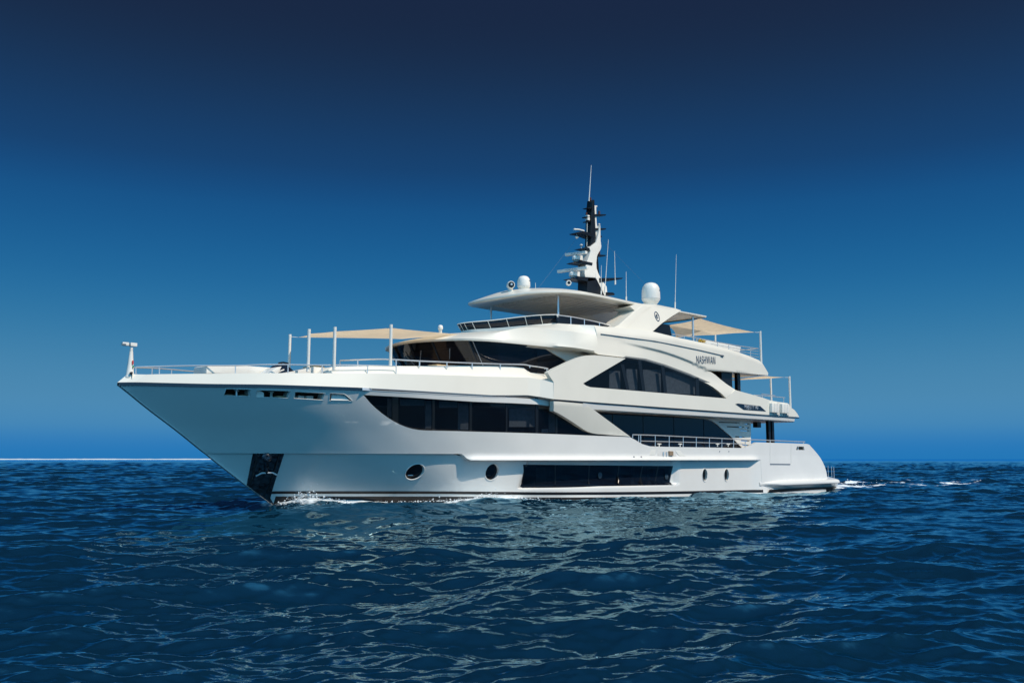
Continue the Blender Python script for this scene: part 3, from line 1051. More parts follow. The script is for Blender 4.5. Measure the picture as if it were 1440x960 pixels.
# --- wheelhouse roof visor, lofted from the brow round to the sides
brow = [(12.05, 0.0), (12.12, -0.8), (12.42, -1.6), (12.82, -2.35), (13.25, -2.82), (14.1, -3.22), (15.5, -3.48), (17.0, -3.68), (18.5, -3.88)]
brow = [tuple(p) for p in smooth_line(brow, 5)]
brow.append((19.6, None))
brow.append((X0S, None))
top_w = [(15.60, 0.0, 7.62), (15.75, -0.5, 7.63), (16.48, -1.25, 7.68), (17.42, -2.1, 7.81), (18.0, -2.55, 7.93), (18.62, -2.95, 8.05)]
rows = [[] for _ in range(7)]
zbot = Tab([(12, 6.80), (14, 6.80), (17, 6.78), (18.5, 6.74), (19.6, 6.68), (X0S, P_sw[0][1])])
s_arr = np.linspace(0, 1, len(brow))
for k, (x, y) in enumerate(brow):
    zb = float(zbot(x))
    if y is None:
        y = -float(side_s(x, zb))
    wv = sm(17.0, X0S, x)               # 0 on the visor, 1 on the fascia
    side = sm(13.0, 16.5, x)
    nrm = np.array((-(1 - side), -0.35 * (1 - side) * (1 if y < 0 else 0)))
    h2, h3 = zb + 0.13 + 0.1 * side, zb + 0.26 + 0.55 * side
    def pt(inx, iny, z):
        yy = y + iny
        yy = (1 - wv) * yy + wv * (-float(side_s(x, z)))
        return (x + inx * (1 - wv) * (1 - side), yy, z)
    rows[0].append((x + 0.5 * (1 - side), y + 0.5, zb + 0.05))
    rows[1].append((x, y, zb))
    rows[2].append(pt(-0.03, -0.01, zb + 0.08))
    rows[3].append(pt(0.10, 0.05, h2))
    rows[4].append(pt(0.55, 0.14, h3))
    # roof top edge: under the windscreen in front, coaming top on the sides
    u = min(1.0, (x - 12.05) / (18.5 - 12.05))
    L = np.array([0, *np.cumsum([np.hypot(top_w[i + 1][0] - top_w[i][0], top_w[i + 1][1] - top_w[i][1]) for i in range(len(top_w) - 1)])])
    u_ = k / (len(brow) - 3) if k < len(brow) - 2 else 1.0
    tx = np.interp(u_ * L[-1], L, [p[0] for p in top_w])
    ty = np.interp(u_ * L[-1], L, [p[1] for p in top_w])
    tz = np.interp(u_ * L[-1], L, [p[2] for p in top_w])
    if k == len(brow) - 2:
        tx, ty, tz = 19.6, -3.34, 8.05
    if k == len(brow) - 1:
        tx, ty, tz = x, -float(side_s(x, zt_edge)), zt_edge
    m0 = np.array(rows[4][-1])
    e0 = np.array((tx, ty, tz))
    rows[5].append(tuple(m0 * 0.5 + e0 * 0.5 + np.array((0, 0, 0.06 * (1 - wv)))))
    rows[6].append(tuple(e0))
b = MB()
for q in (lambda R: R, mir):
    b.loft([q(r) for r in rows])
b.build('wheelhouse_roof', M['white'], yacht, smooth=40)
b = MB()
b.loft([rows[6], [(p[0] + 0.1, 0, p[2] + 0.02) for p in rows[6]], mir(rows[6])])
b.build('flybridge_deck', M['gloss'], yacht)
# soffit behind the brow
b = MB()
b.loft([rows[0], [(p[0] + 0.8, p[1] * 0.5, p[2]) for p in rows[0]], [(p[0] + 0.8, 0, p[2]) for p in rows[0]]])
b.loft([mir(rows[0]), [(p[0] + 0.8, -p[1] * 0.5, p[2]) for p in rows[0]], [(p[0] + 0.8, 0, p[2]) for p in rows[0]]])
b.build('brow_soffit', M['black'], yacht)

# --- wheelhouse glazing: leaning out at the top
gl_b = [(13.0, 0.0), (13.1, -0.7), (13.45, -1.5), (13.8, -2.1), (14.2, -2.55), (14.9, -2.85), (16.2, -3.05), (17.6, -3.14), (19.1, -3.2)]
gl_t = [(12.35, 0.0), (12.42, -0.75), (12.65, -1.6), (12.95, -2.25), (13.35, -2.68), (14.4, -3.02), (16.0, -3.2), (17.6, -3.28), (19.1, -3.32)]
GB, GT = smooth_line(gl_b, 5), smooth_line(gl_t, 5)


def glz(z, R0=GB, R1=GT):
    w = (z - 5.6) / (6.86 - 5.6)
    return [(a[0] * (1 - w) + c[0] * w, a[1] * (1 - w) + c[1] * w, z) for a, c in zip(R0, R1)]


b = MB()
for q in (lambda R: R, mir):
    b.loft([q(glz(5.6)), q(glz(6.2)), q(glz(6.86))])
wh = b.build('wheelhouse_windows', M['darkglass'], yacht)
# white body aft of the glass: its slanted edge runs from roof to arch
wl = lambda x, z: np.interp(x, [14, 16.2, 19.1, 22], [2.9, 3.22, 3.32, 3.6]) + 0.06 + 0 * np.asarray(z)
skin('wheelhouse_aft_wall', xz([(757, 487.0), (763, 488.2), (770, 491.5), (780, 497.5), (790, 503.2), (799, 509.2), (770, 524), (790, 530), (835, 512), (850, 498)], wl) , [], wl, M['white'], yacht, th=0.1)
for (i, j) in ((20, 22), (8, 9), (0, 0)):
    p0, p1 = np.array(GB[i]), np.array(GT[i])
    t, u = np.array((p1[0], p1[1], 6.86)), np.array((p0[0], p0[1], 5.6))
    for s in (1, -1):
        if i or s > 0:
            MB().tube([u * (1, s, 1) + (-0.03, -0.03 * s, 0), t * (1, s, 1) + (-0.03, -0.03 * s, 0)], 0.07 if i == 20 else 0.05, 6).build('pillar', M['black'], wh)
b = MB()
p0, p1 = np.array(GB[21]), np.array(GT[21])
b.tube([(p0[0], p0[1] - 0.06, 5.7), (p1[0], p1[1] - 0.06, 6.82)], 0.018, 6)
b.build('pillar_trim', M['grey'], wh)
for i in (3, 12):
    for s in (1, -1):
        p0, p1 = np.array(GB[i]), np.array(GT[i])
        MB().tube([(p0[0] * 0.75 + p1[0] * 0.25 - 0.06, s * (p0[1] + 0.2), 5.95), (p0[0] * 0.3 + p1[0] * 0.7 - 0.06, s * (p0[1] - 0.25), 6.5)], 0.02, 6).build('wiper', M['grey'], wh)
# helm seats and console inside
b = MB()
for y in (-1.0, 0.4):
    b.box((14.6, y - 0.35, 5.0), (15.2, y + 0.35, 5.6))
    b.box((15.1, y - 0.35, 5.5), (15.35, y + 0.35, 6.4), 0.05)
b.box((13.7, -2.0, 4.5), (14.2, 2.0, 5.75))
b.build('helm_console', M['grey'], yacht, bevel=0.05)
b = MB()
b.box((17.3, -2.8, 4.5), (17.4, 2.8, 6.8))
b.build('wheelhouse_bulkhead', M['interior'], yacht)
# low plinth under the wheelhouse glass
b = MB()
b.loft([[(p[0] - 0.12, p[1] - 0.1, 4.45) for p in GB], [(p[0] - 0.08, p[1] - 0.07, 5.55) for p in GB], [(p[0] + 0.1, p[1] + 0.1, 5.62) for p in GB]])
b.loft([[(p[0] - 0.12, -p[1] + 0.1, 4.45) for p in GB], [(p[0] - 0.08, -p[1] + 0.07, 5.55) for p in GB], [(p[0] + 0.1, -p[1] - 0.1, 5.62) for p in GB]])
b.build('wheelhouse_plinth', M['white'], yacht)

# --- flybridge windscreen
ws = [(15.40, 0.0, 8.05), (15.52, -0.5, 8.06), (16.22, -1.2, 8.14), (17.05, -2.0, 8.28), (17.83, -2.6, 8.39), (18.60, -2.9, 8.46)]
ws = [tuple(p) for p in smooth_line(ws, 4)]
full = [(p[0], -p[1], p[2]) for p in ws[::-1]] + ws[1:]
wlo = Tab([(15.4, 7.73), (16.22, 7.80), (17.05, 7.90), (17.83, 8.0), (18.6, 8.11)])
lo = [(x + 0.24, y * 0.96, float(wlo(x))) for x, y, z in full]
hi = full
b = MB()
b.loft([lo, hi])
wsn = b.build('flybridge_windscreen', M['smoke'], yacht, recalc=False)
md = wsn.modifiers.new('thickness', 'SOLIDIFY')
md.thickness = 0.015
b = MB()
b.tube(hi, 0.02, 6)
b.build('screen_rail', M['gloss'], wsn)
b = MB()
n = len(full)
for i in (0, 3, 6, 9, 12, 15, 18, 21, 24, 27, 30, 33, 36, n - 1):
    if i < n:
        MB().tube([lo[i], hi[i]], 0.015 if i < n - 1 else 0.045, 6).build('screen_bar', M['gloss'], wsn)

b = MB()
b.loft([[(p[0] + 0.02, p[1], p[2] - 0.16) for p in lo], [(p[0] - 0.02, p[1], p[2] + 0.01) for p in lo], [(p[0] + 0.25, p[1] * 0.93, p[2] + 0.012) for p in lo]])
b.build('screen_base', M['gloss'], yacht)
# side wind-break: dark glass with a bright rail and posts
rl = [(18.55, -2.88, 8.44), (19.4, -3.02, 8.43), (20.3, -3.06, 8.40), (21.4, -3.04, 8.36), (22.5, -3.0, 8.30), (23.4, -2.95, 8.22)]
b = MB()
b.loft([rl, [(p[0], p[1] - 0.02, 7.95) for p in rl]])
sg = b.build('side_windbreak', M['smoke'], yacht, recalc=False)
b = MB()
b.tube(smooth_line(rl, 3), 0.028, 6)
for p in rl[1:-1]:
    b.tube([p, (p[0], p[1], 7.95)], 0.03, 6)
b.build('windbreak_rail', M['steel'], sg)

# --- hardtop: rounded plate with crown, slatted ceiling
hp = [(16.75, 0.0), (16.85, -0.8), (17.2, -1.6), (17.75, -2.3), (18.45, -2.8), (19.5, -3.08), (20.8, -3.18), (22.5, -3.18), (25.0, -3.2), (28.0, -3.2), (30.2, -3.15)]
hp = [tuple(p) for p in smooth_line(hp, 4)]


def rim_z(x):
    return float(np.interp(x, [16.7, 17.5, 19.0, 21, 24, 30.4], [9.22, 9.38, 9.50, 9.54, 9.50, 9.52]))


b = MB()
rows = []
crown = Tab([(16.75, 9.40), (17.3, 9.66), (18.4, 9.95), (19.5, 10.1), (20.6, 10.20), (22, 10.2), (24, 10.08), (26, 9.95), (30.4, 9.80)])
for (ins, dz_) in ((0.5, 0.04), (0.07, -0.01), (0.0, 0.03), (0.0, 0.09)):
    r = []
    for (x, y) in hp:
        t = math.atan2(max(0.0, 20.2 - x), abs(y) + 0.3)
        r.append((x + ins * math.sin(t), math.copysign(max(0.0, abs(y) - ins * math.cos(t)), y), rim_z(x) + dz_))
    rows.append(r)
for u in (0.04, 0.12, 0.25, 0.45, 0.7, 1.0):
    r = []
    for (x, y) in hp:
        x2 = x + u * max(0.0, 19.0 - x) * 0.6
        zr = rim_z(x) + 0.09
        r.append((x2, y * (1 - u), zr + max(0.0, float(crown(x2)) - zr) * math.sin(u * math.pi / 2) ** 0.75))
    rows.append(r)
for q in (lambda R: R, mir):
    b.loft([q(r) for r in rows])
b.loft([[(p[0], p[1], p[2]) for p in (r[-1] for r in rows)], [(p[0], -p[1], p[2]) for p in (r[-1] for r in rows)]])
ht = b.build('hardtop', M['white'], yacht, smooth=40)
b = MB()
cz = [(p[0], p[1], p[2] + 0.0) for p in rows[0]]
b.loft([cz, [(p[0], p[1] * 0.5, p[2] + 0.03) for p in cz], [(p[0], 0, p[2] + 0.04) for p in cz]])
b.loft([mir(cz), [(p[0], -p[1] * 0.5, p[2] + 0.03) for p in cz], [(p[0], 0, p[2] + 0.04) for p in cz]])
b.build('ceiling', M['soffit'], ht)
b = MB()
for k in range(13):
    y = -2.1 + 4.2 * k / 12
    b.box((19.3, y - 0.05, 9.515), (25.2, y + 0.05, 9.555))
b.build('ceiling_slats', M['soffit'], ht)
for (px, y, t, bt) in ((785.0, -2.35, 9.5, 8.2), (690.5, 2.35, 9.5, 8.2)):
    p = at(px, 425, y=y)
    MB().tube([(p[0], p[1], bt), (p[0], p[1], t)], 0.05, 10).build('hardtop_post', M['steel'], ht)
p = on(974.5, 463, lambda x, z: 2.9 + 0 * x)
MB().tube([(p[0], -2.9, 7.2), (p[0], -2.9, 9.55)], 0.06, 10).build('hardtop_post', M['steel'], ht)

# arch leg carrying the hardtop (port shown, starboard mirrored)
leg_y = lambda x, z: np.interp(z, [7.9, 9.7], [3.72, 3.18]) + 0 * np.asarray(x)
leg_px = [(905, 427), (925, 428.5), (949, 433.5), (958, 436.5), (944, 445), (930, 455), (917.5, 466.4), (911, 471), (900, 472.5), (884, 470.5), (872, 466), (860, 461.5), (869.6, 457), (880, 447.6), (892.5, 436.5), (886, 431), (893, 427.5)]
lp = xz(leg_px, leg_y)
arch = skin('arch_leg', lp, [], leg_y, M['white'], yacht, th=1.05)
fr = xz([(866, 460), (875.5, 453.5), (884, 446.2), (893.5, 437.4), (903, 430), (915, 431), (902, 440), (890, 451.5), (877, 464)], leg_y)
skin('arch_leg_bevel', fr, [], lambda x, z: leg_y(x, z) + 0.02, M['white'], arch, th=0.02)
skin('arch_leg', lp, [], leg_y, M['white'], yacht, th=1.05, side=1)
# round emblem
c = on(923.8, 444.8, leg_y, -0.006)
nrm_ = np.array((0.0, -1.0, -0.3))
e = MB()
ring = []
pts = [c + np.array((0.17 * math.cos(a), 0.0, 0.24 * math.sin(a))) for a in np.linspace(0, 2 * math.pi, 29)]
pts = [np.array((p[0], -float(leg_y(p[0], p[2])) - 0.01, p[2])) for p in pts]
e.tube(pts, 0.024, 6)
em = e.build('emblem', M['letter'], arch)
e = MB()
for (r0, a0, a1) in ((0.10, 0.9, 5.6), (0.04, -0.8, 2.6)):
    pts = [c + np.array((0.75 * r0 * math.cos(a), 0, r0 * math.sin(a))) for a in np.linspace(a0, a1, 16)]
    e.tube([np.array((p[0], -float(leg_y(p[0], p[2])) - 0.01, p[2])) for p in pts], 0.022, 6)
e.build('emblem_swirl', M['letter'], em)
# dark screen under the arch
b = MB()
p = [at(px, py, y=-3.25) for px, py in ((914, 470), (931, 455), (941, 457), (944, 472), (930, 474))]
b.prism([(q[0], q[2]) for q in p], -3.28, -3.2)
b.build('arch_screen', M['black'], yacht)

# trim rail on the fascia
b = MB()
b.tube([on(px, py, side_s, -0.025) for px, py in ((845, 469.4), (860, 471.3), (880, 474), (919.6, 479.2), (950, 485), (985, 492.3), (1015, 499.4))], 0.02, 6)
e1 = on(1015, 499.4, side_s, -0.03)
b.lathe(e1 - np.array((0.1, 0, 0)), [(0.02, 0), (0.05, 0.05), (0.05, 0.25), (0.02, 0.3)], axis=(1, 0, -0.1), n=10)
b.build('trim_rail', M['grey'], yacht)

# --- lettering
p0, p1 = on(979.3, 510.8, side_s, -0.03), on(1006.3, 511.9, side_s, -0.03)
d = Vector(p1 - p0)
sz = 0.60
t = text('NASHWAN', sz, 'lettering', M['letter'], yacht, p0, d, (0, 0, 1), squeeze=1.0)
wid = max((v.co - Vector(p0)).dot(d.normalized()) for v in t.data.vertices)
k = d.length / wid
for v in t.data.vertices:
    rel = v.co - Vector(p0)
    al = rel.dot(d.normalized())
    v.co = Vector(p0) + rel + d.normalized() * (al * (k - 1))
# model badge on the upper fascia: dark six-sided plate with silver letters
bd = lambda x, z: side_a(x, z) + 0.012
bp = xz([(1034.2, 568.0), (1037.5, 567.0), (1069, 570.6), (1077.4, 578.2), (1046, 576.0)], bd)
plate = skin('badge_plate', bp, [], bd, M['navy'], yacht, th=0.02)
p0, p1 = on(1047, 574.2, bd, -0.012), on(1066, 575.6, bd, -0.012)
d = Vector(p1 - p0)
t = text('MAJESTY 140', 0.30, 'badge_lettering', M['silver'], plate, p0, d, (0, 0, 1), depth=0.02)
wid = max((v.co - Vector(p0)).dot(d.normalized()) for v in t.data.vertices)
k = d.length / wid
for v in t.data.vertices:
    rel = v.co - Vector(p0)
    v.co = Vector(p0) + rel + d.normalized() * (rel.dot(d.normalized()) * (k - 1))

# --- saloon aft window behind the side deck, louvred wall
sw = lambda x, z: 3.12 + 0 * np.asarray(x)
aft = xz([(828, 570), (844, 578.6), (900, 582.4), (950, 586.2), (991, 589.4), (996.5, 590.6), (1001.7, 592.8), (1008, 597), (1026, 612.5), (1046, 629.5), (1046, 634), (880, 630)], sw)
swin = skin('saloon_window', aft, [], sw, M['darkglass'], yacht, th=0.02)
for px in (862, 905, 948, 990):
    a0 = on(px, 600, sw, -0.01)
    MB().box((a0[0] - 0.02, -3.14, 2.2), (a0[0] + 0.02, -3.12, 4.05)).build('mullion', M['black'], swin)
sw2 = lambda x, z: 3.16 + 0 * np.asarray(x)
lou = xz([(840, 566), (1056, 580), (1056, 634), (1048, 634), (1027, 612.5), (1009, 597), (1002.5, 592.4), (997, 590), (991, 588.7), (950, 585.5), (900, 581.7), (844, 577.8)], sw2)
slots = []
random.seed(4)
for k, (y0, x0, x1) in enumerate(((593.2, 1011, 1040), (599.5, 1022, 1046), (604.8, 1041, 1054), (613.5, 1034, 1047), (619, 1042, 1054), (625, 1044, 1054))):
    slots.append(xz([(x0, y0 - 0.6), (x1, y0 + 0.2), (x1, y0 + 1.7), (x0, y0 + 0.9)], sw2))
for (x0, y0) in ((1047, 595.4), (1048.5, 600.8)):
    slots.append(xz([(x0, y0 - 0.6), (1054, y0 - 0.2), (1054, y0 + 1.3), (x0, y0 + 0.9)], sw2))
skin('louvred_wall', lou, slots, sw2, M['gloss'], yacht, th=0.15, step=0.2)
b = MB()
b.box((33.0, -3.0, 2.2), (33.1, 3.0, 4.06))
b.box((28.0, -2.98, 2.2), (33.35, -2.93, 4.04))
b.build('saloon_aft_bulkhead', M['interior'], yacht)
for px, w in ((1079.5, 0.0), (1084.5, 0.0)):
    p = on(px + 1.2, 606, lambda x, z: 3.3 + 0 * x)
    MB().box((p[0] - 0.11, -3.38, 2.0), (p[0] + 0.11, -3.2, 4.1)).build('deck_post', M['black'], yacht)
b = MB()
p = on(1037, 535, lambda x, z: 3.35 + 0 * x)
b.box((p[0] - 0.14, -3.45, 4.4), (p[0] + 0.14, -3.25, 6.78))
b.build('deck_post', M['black'], yacht)
b = MB()
b.tube([(p[0] + 0.28, -3.3, 4.4), (p[0] + 0.28, -3.3, 6.75)], 0.06, 8)
b.build('drain_pipe', M['steel'], yacht)
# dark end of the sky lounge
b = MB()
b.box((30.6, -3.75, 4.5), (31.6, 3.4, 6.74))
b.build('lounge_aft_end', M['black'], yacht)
# speaker hanging under the upper deck
p = on(1064.5, 597, lambda x, z: 3.1 + 0 * x)
MB().box((p[0] - 0.2, p[1] - 0.15, p[2] - 0.16), (p[0] + 0.2, p[1] + 0.15, p[2] + 0.16)).build('deck_speaker', M['black'], yacht, bevel=0.03)

# --- fairleads in the side-deck bulwark
fl = lambda x, z: hull_up(x, z) + 0.01
b = MB()
for quad in ([(913, 640), (916, 632.5), (922, 632.3), (921.5, 639.5)], [(950, 634), (957, 633.6), (963.5, 641), (955, 640.6)]):
    b = MB()
    q = [on(*p, fl) for p in quad]
    b.add([tuple(p) for p in q] + [tuple(p + (0, 0.1, 0)) for p in q], [(0, 1, 2, 3), (0, 4, 5, 1), (1, 5, 6, 2), (2, 6, 7, 3), (3, 7, 4, 0)])
    fd = b.build('fairlead', M['gloss'], yacht)
b = MB()
q = [on(*p, fl) for p in ((923.5, 640.2), (926.5, 633), (948, 634), (951.5, 641))]
b.add([tuple(p) for p in q] + [tuple(p + (0, 0.05, 0)) for p in q], [(0, 1, 2, 3), (0, 4, 5, 1), (1, 5, 6, 2), (2, 6, 7, 3), (3, 7, 4, 0)])
b.build('fairlead_recess', M['soffit'], fd)
for px in (933, 937.5):
    p = on(px, 638, fl, -0.03)
    MB().lathe(p - np.array((0, 0, 0.1)), [(0.035, 0), (0.035, 0.2)], n=8).build('fairlead_roller', M['steel'], fd)
b = MB()
p, q_ = on(940.5, 637, fl, -0.03), on(946, 637.3, fl, -0.03)
b.obox((p + q_) / 2, (q_ - p) / 2, (0, 0.04, 0), (0, 0, 0.11))
b.build('fairlead_pad', M['teak'], fd)
for px in (891.5, 901.8):
    p = on(px, 642.3, fl)
    MB().lathe(p, [(0.045, -0.02), (0.045, 0.012), (0.02, 0.014)], axis=(0, -1, 0), n=10).build('overboard_vent', M['grey'], yacht)
for px in (1012, 1025):
    p = on(px, 634.3, fl)
    MB().lathe(p, [(0.03, -0.02), (0.03, 0.012), (0.02, 0.014)], axis=(0, -1, 0), n=10).build('overboard_vent', M['grey'], yacht)
for px in (927, 956.5, 1009, 1024):
    p = on(px, 627.8, hull_up, 0.1)
    b = MB()
    b.tube([p, p + np.array((0, 0, 0.12))], 0.03, 6)
    b.tube([p + np.array((-0.15, 0, 0.13)), p + np.array((0.15, 0, 0.13))], 0.028, 6)
    b.build('mooring_cleat', M['gloss'], yacht)

# --- rails
ry = lambda x, z: hull_up(x, 2.6) - 0.10
b = MB()
b.tube(smooth_line([on(px, py, ry) for px, py in ((889.4, 611.0), (925, 612.0), (961, 613.8), (997, 615.4), (1031, 617), (1050, 618), (1065, 618.2), (1100, 619.6), (1132, 621.0))], 3), 0.026, 6)
b.tube([on(px, py, ry) for px, py in ((901, 619.8), (940, 620.8), (979, 621.8), (1015, 622.9), (1045, 623.9))], 0.02, 6)
for px, yt, yb in ((889.6, 611, 615.5), (898, 611.3, 621), (900.8, 611.4, 623), (921.3, 612, 628), (941, 612.8, 628.4), (960.6, 613.8, 628.8), (979, 614.6, 629), (997.5, 615.4, 629.2), (1015, 616.2, 629.5), (1031.5, 617, 629.8), (1048, 617.9, 629), (1083, 619, 622.6), (1130, 620.9, 624)):
    b.tube([on(px, yt, ry), on(px, yb, ry)], 0.024, 6)
b.build('side_deck_rail', M['steel'], yacht)
f4 = lambda x, z: np.maximum(BS(x) - 0.34, 0.12)
b = MB()
pr = [on(px, py, f4) for px, py in ((191, 516.0), (230, 514.8), (275, 514), (331, 513.8), (381, 512.4), (450, 513.2), (500, 513.2), (557, 514.8))]
b.tube(smooth_line(pr, 4), 0.022, 6)
for px, yt in ((191, 516), (224, 515), (331, 513.8), (405, 512.8), (453, 513.2), (517, 513.8), (557, 514.8)):
    b.tube([on(px, yt, f4), on(px, 525.5, f4)], 0.02, 6)
sr = [(p[0], -p[1], p[2]) for p in smooth_line(pr, 4)]
b.tube(sr, 0.022, 6)
for i in range(0, len(sr), 4):
    b.tube([sr[i], (sr[i][0], sr[i][1], sr[i][2] - 0.35)], 0.02, 6)
b.build('bow_rail', M['steel'], yacht)
b = MB()
up_ = [(478, 506.8, -1.6), (503, 505.9, -2.2), (530, 505, -2.7), (553, 505.4, -3.1), (589, 507.4, -3.45), (628, 509, -3.6), (664, 510.4, -3.62), (704, 511.8, -3.66), (736, 512.5, -3.7), (746, 514.2, -3.75), (765, 517, -3.85), (771, 518.4, -3.9)]
b.tube(smooth_line([at(px, py, y=y) for px, py, y in up_], 3), 0.026, 6)
for px, yt, yb, y in ((478, 507, 515, -1.6), (503, 506, 515, -2.2), (557, 505.6, 524, -3.15), (590, 507.4, 516, -3.45), (628.5, 509, 518, -3.6), (664, 510.4, 519.5, -3.62), (703.5, 511.8, 520.5, -3.66), (745, 514, 517, -3.75), (766, 517, 519, -3.85), (769, 518, 526, -3.88)):
    b.tube([at(px, yt, y=y), at(px, yb, y=y)], 0.026, 6)
b.build('foredeck_rail', M['steel'], yacht)
b = MB()
fa = lambda x, z: side_s(x, 7.9) - 0.12
sun_px = ((945, 469.6), (962, 472.2), (980, 475), (1009, 481), (1040, 486.4), (1066.5, 490))
b.tube([on(px, py, fa) for px, py in sun_px], 0.024, 6)
for k in (1, 2, 3):
    b.tube([on(px, py + 4.0 * k, fa) for px, py in ((1000, 479.2), (1020, 483), (1040, 486.4), (1066.5, 490))], 0.014, 6)
for px, yt, yb in ((962, 472.2, 476), (980, 475, 481), (1009, 481, 488), (1025, 484, 492), (1055.5, 488.6, 502)):
    b.tube([on(px, yt, fa), on(px, yb, fa)], 0.02, 6)
b.tube([on(1066.5, 490, fa), on(1066.5, 490, fa) * (1, -0.2, 1)], 0.022, 6)
b.build('sundeck_rail', M['steel'], yacht)
b = MB()
ub = lambda x, z: side_a(x, 5) - 0.15
b.tube([on(px, py, ub) for px, py in ((1060, 555.2), (1072, 556.0), (1084, 557), (1104, 559))], 0.022, 6)
b.tube([on(px, py, ub) for px, py in ((1071, 553.6), (1090, 556.0))], 0.02, 6)
for px, yt in ((1072, 556), (1084, 557.4), (1102, 558.8)):
    b.tube([on(px, yt, ub), on(px, 566, ub)], 0.02, 6)
b.build('deck_rail', M['steel'], yacht)

# --- bow light mast with flood light head
b = MB()
base = at(182.5, 526.5, y=0.0)
topc = at(184.5, 494, y=0.0)
b.tube([base - np.array((0, 0, 0.1)), base, (base * 0.5 + topc * 0.5), topc], 0.17, 12, r2=0.06)
bm_ = b.build('bow_light_mast', M['gloss'], yacht, smooth=50)
b = MB()
b.tube([topc, at(184.8, 488.5, y=0)], 0.055, 8)
hc = at(181, 484.0, y=0)
l_, r_2 = at(171.2, 483.2, y=0.0), at(191.0, 485.0, y=0.0)
b.obox((l_ * 0.55 + hc * 0.45), (hc - l_) * 0.46, (0, 0.09, 0), (0, 0, 0.055))
b.obox((r_2 * 0.6 + hc * 0.4), (r_2 - hc) * 0.46, (0, 0.09, 0), (0, 0, 0.06))
b.build('flood_light', M['gloss'], bm_, bevel=0.015)
q = at(174.5, 483.6, y=-0.1)
MB().obox(q, (0.07, 0, 0), (0, 0.012, 0), (0, 0, 0.02)).build('light_lens', M['grey'], bm_)
q = at(186.6, 512, y=-0.12)
MB().lathe(q, [(0.026, 0), (0.026, 0.12), (0.01, 0.13)], n=8).build('side_light', M['red'], bm_)
q = at(187.3, 516.5, y=-0.13)
MB().lathe(q, [(0.025, 0), (0.025, 0.05), (0.01, 0.06)], n=8).build('side_light', M['green'], bm_)
q = at(184.0, 524.5, y=-0.16)
MB().lathe(q, [(0.05, 0), (0.05, 0.05), (0.02, 0.06)], axis=(0, -1, 0.1), n=10).build('mast_socket', M['black'], bm_)

# foredeck locker (long white box)
lk = [at(px, py, y=-0.6) for px, py in ((281, 526), (281.5, 516.0), (284, 514.8), (330, 515.0), (374, 518.2), (380, 522), (380, 527))]
b = MB()
b.prism([(p[0], p[2]) for p in lk], -1.1, -0.1)
b.build('foredeck_locker', M['gloss'], yacht, bevel=0.02)
# seats on the raised foredeck
b = MB()
p0 = at(424, 523, y=-1.6)
p1 = at(449, 517.5, y=-1.6)
b.prism([(q[0], q[2]) for q in (at(378, 527, y=-1.4), at(424, 519.2, y=-1.4), at(432, 516.8, y=-1.4), at(446, 518, y=-1.4), at(450, 527, y=-1.4))], -1.9, -0.9)
b.build('foredeck_seat', M['gloss'], yacht, bevel=0.03)

# --- small domes, searchlight, antennas on the hardtop
def dome(px, yb, yt, y, w, name, mark=False):
    p0, p1 = at(px, yb, y=y), at(px, yt, y=y)
    h = p1[2] - p0[2]
    r = w / 2 / FPX * float(np.dot(p0 - CAM, _fw))
    b = MB()
    b.lathe(p0, [(r * 0.62, -0.25), (r * 0.62, 0.01 * h), (r * 0.74, 0.05 * h), (r * 0.97, 0.2 * h), (r, 0.26 * h), (r * 0.99, 0.5 * h), (r * 0.97, 0.64 * h), (r * 0.90, 0.77 * h), (r * 0.76, 0.88 * h), (r * 0.54, 0.955 * h), (r * 0.28, 0.99 * h), (0.01, h)], n=28)
    o = b.build(name, M['gloss'], yacht, smooth=60)
    if mark:
        s = MB()
        s.lathe(p0, [(r * 1.004, 0.235 * h), (r * 1.012, 0.27 * h), (r * 1.004, 0.30 * h)], n=28)
        s.build('dome_seam', M['soffit'], o)
        s = MB()
        d0 = np.array((-0.1, -1.0, 0)) / 1.005
        for a in (-0.02, 0.16, 0.34):
            d_ = np.array((math.sin(a + 0.35), -math.cos(a + 0.35), 0))
            s.obox(p0 + d_ * r * 1.0 + np.array((0, 0, 0.62 * h)), np.array((d_[1], -d_[0], 0)) * -r * 0.07, d_ * 0.006, (0, 0, 0.022))
        s.build('dome_mark', M['letter'], o)
    return o


dome(736.5, 407.5, 388.0, -0.2, 18.4, 'satellite_dome', True)
dome(915.5, 428.0, 397.6, -2.1, 26.0, 'satellite_dome', True)
dome(619.3, 464.0, 456.8, -0.6, 7.2, 'gps_dome')
q = at(619.3, 469, y=-0.6)
MB().tube([q - np.array((0, 0, 0.15)), at(619.3, 463, y=-0.6)], 0.03, 8).build('dome_stalk', M['steel'], yacht)
p = at(718.5, 400.5, y=-0.7)
b = MB()
b.lathe(p + np.array((0.14, 0.22, 0)), [(0.12, -0.05), (0.17, 0.03), (0.19, 0.15), (0.18, 0.34), (0.15, 0.38)], axis=(-0.55, -0.83, -0.03), n=20)
b.tube([p + np.array((0.08, 0.12, -0.5)), p + np.array((0.08, 0.12, -0.1))], 0.12, 12)
sl_ = b.build('searchlight', M['gloss'], yacht)
MB().lathe(p + np.array((0.14, 0.22, 0)), [(0.145, 0.375), (0.145, 0.39), (0.05, 0.395)], axis=(-0.55, -0.83, -0.03), n=20).build('light_lens', M['black'], sl_)
MB().lathe(p + np.array((0.13, 0.2, 0.01)), [(0.05, 0.395), (0.05, 0.42), (0.02, 0.425)], axis=(-0.55, -0.83, -0.03), n=12).build('bulb', M['steel'], sl_)
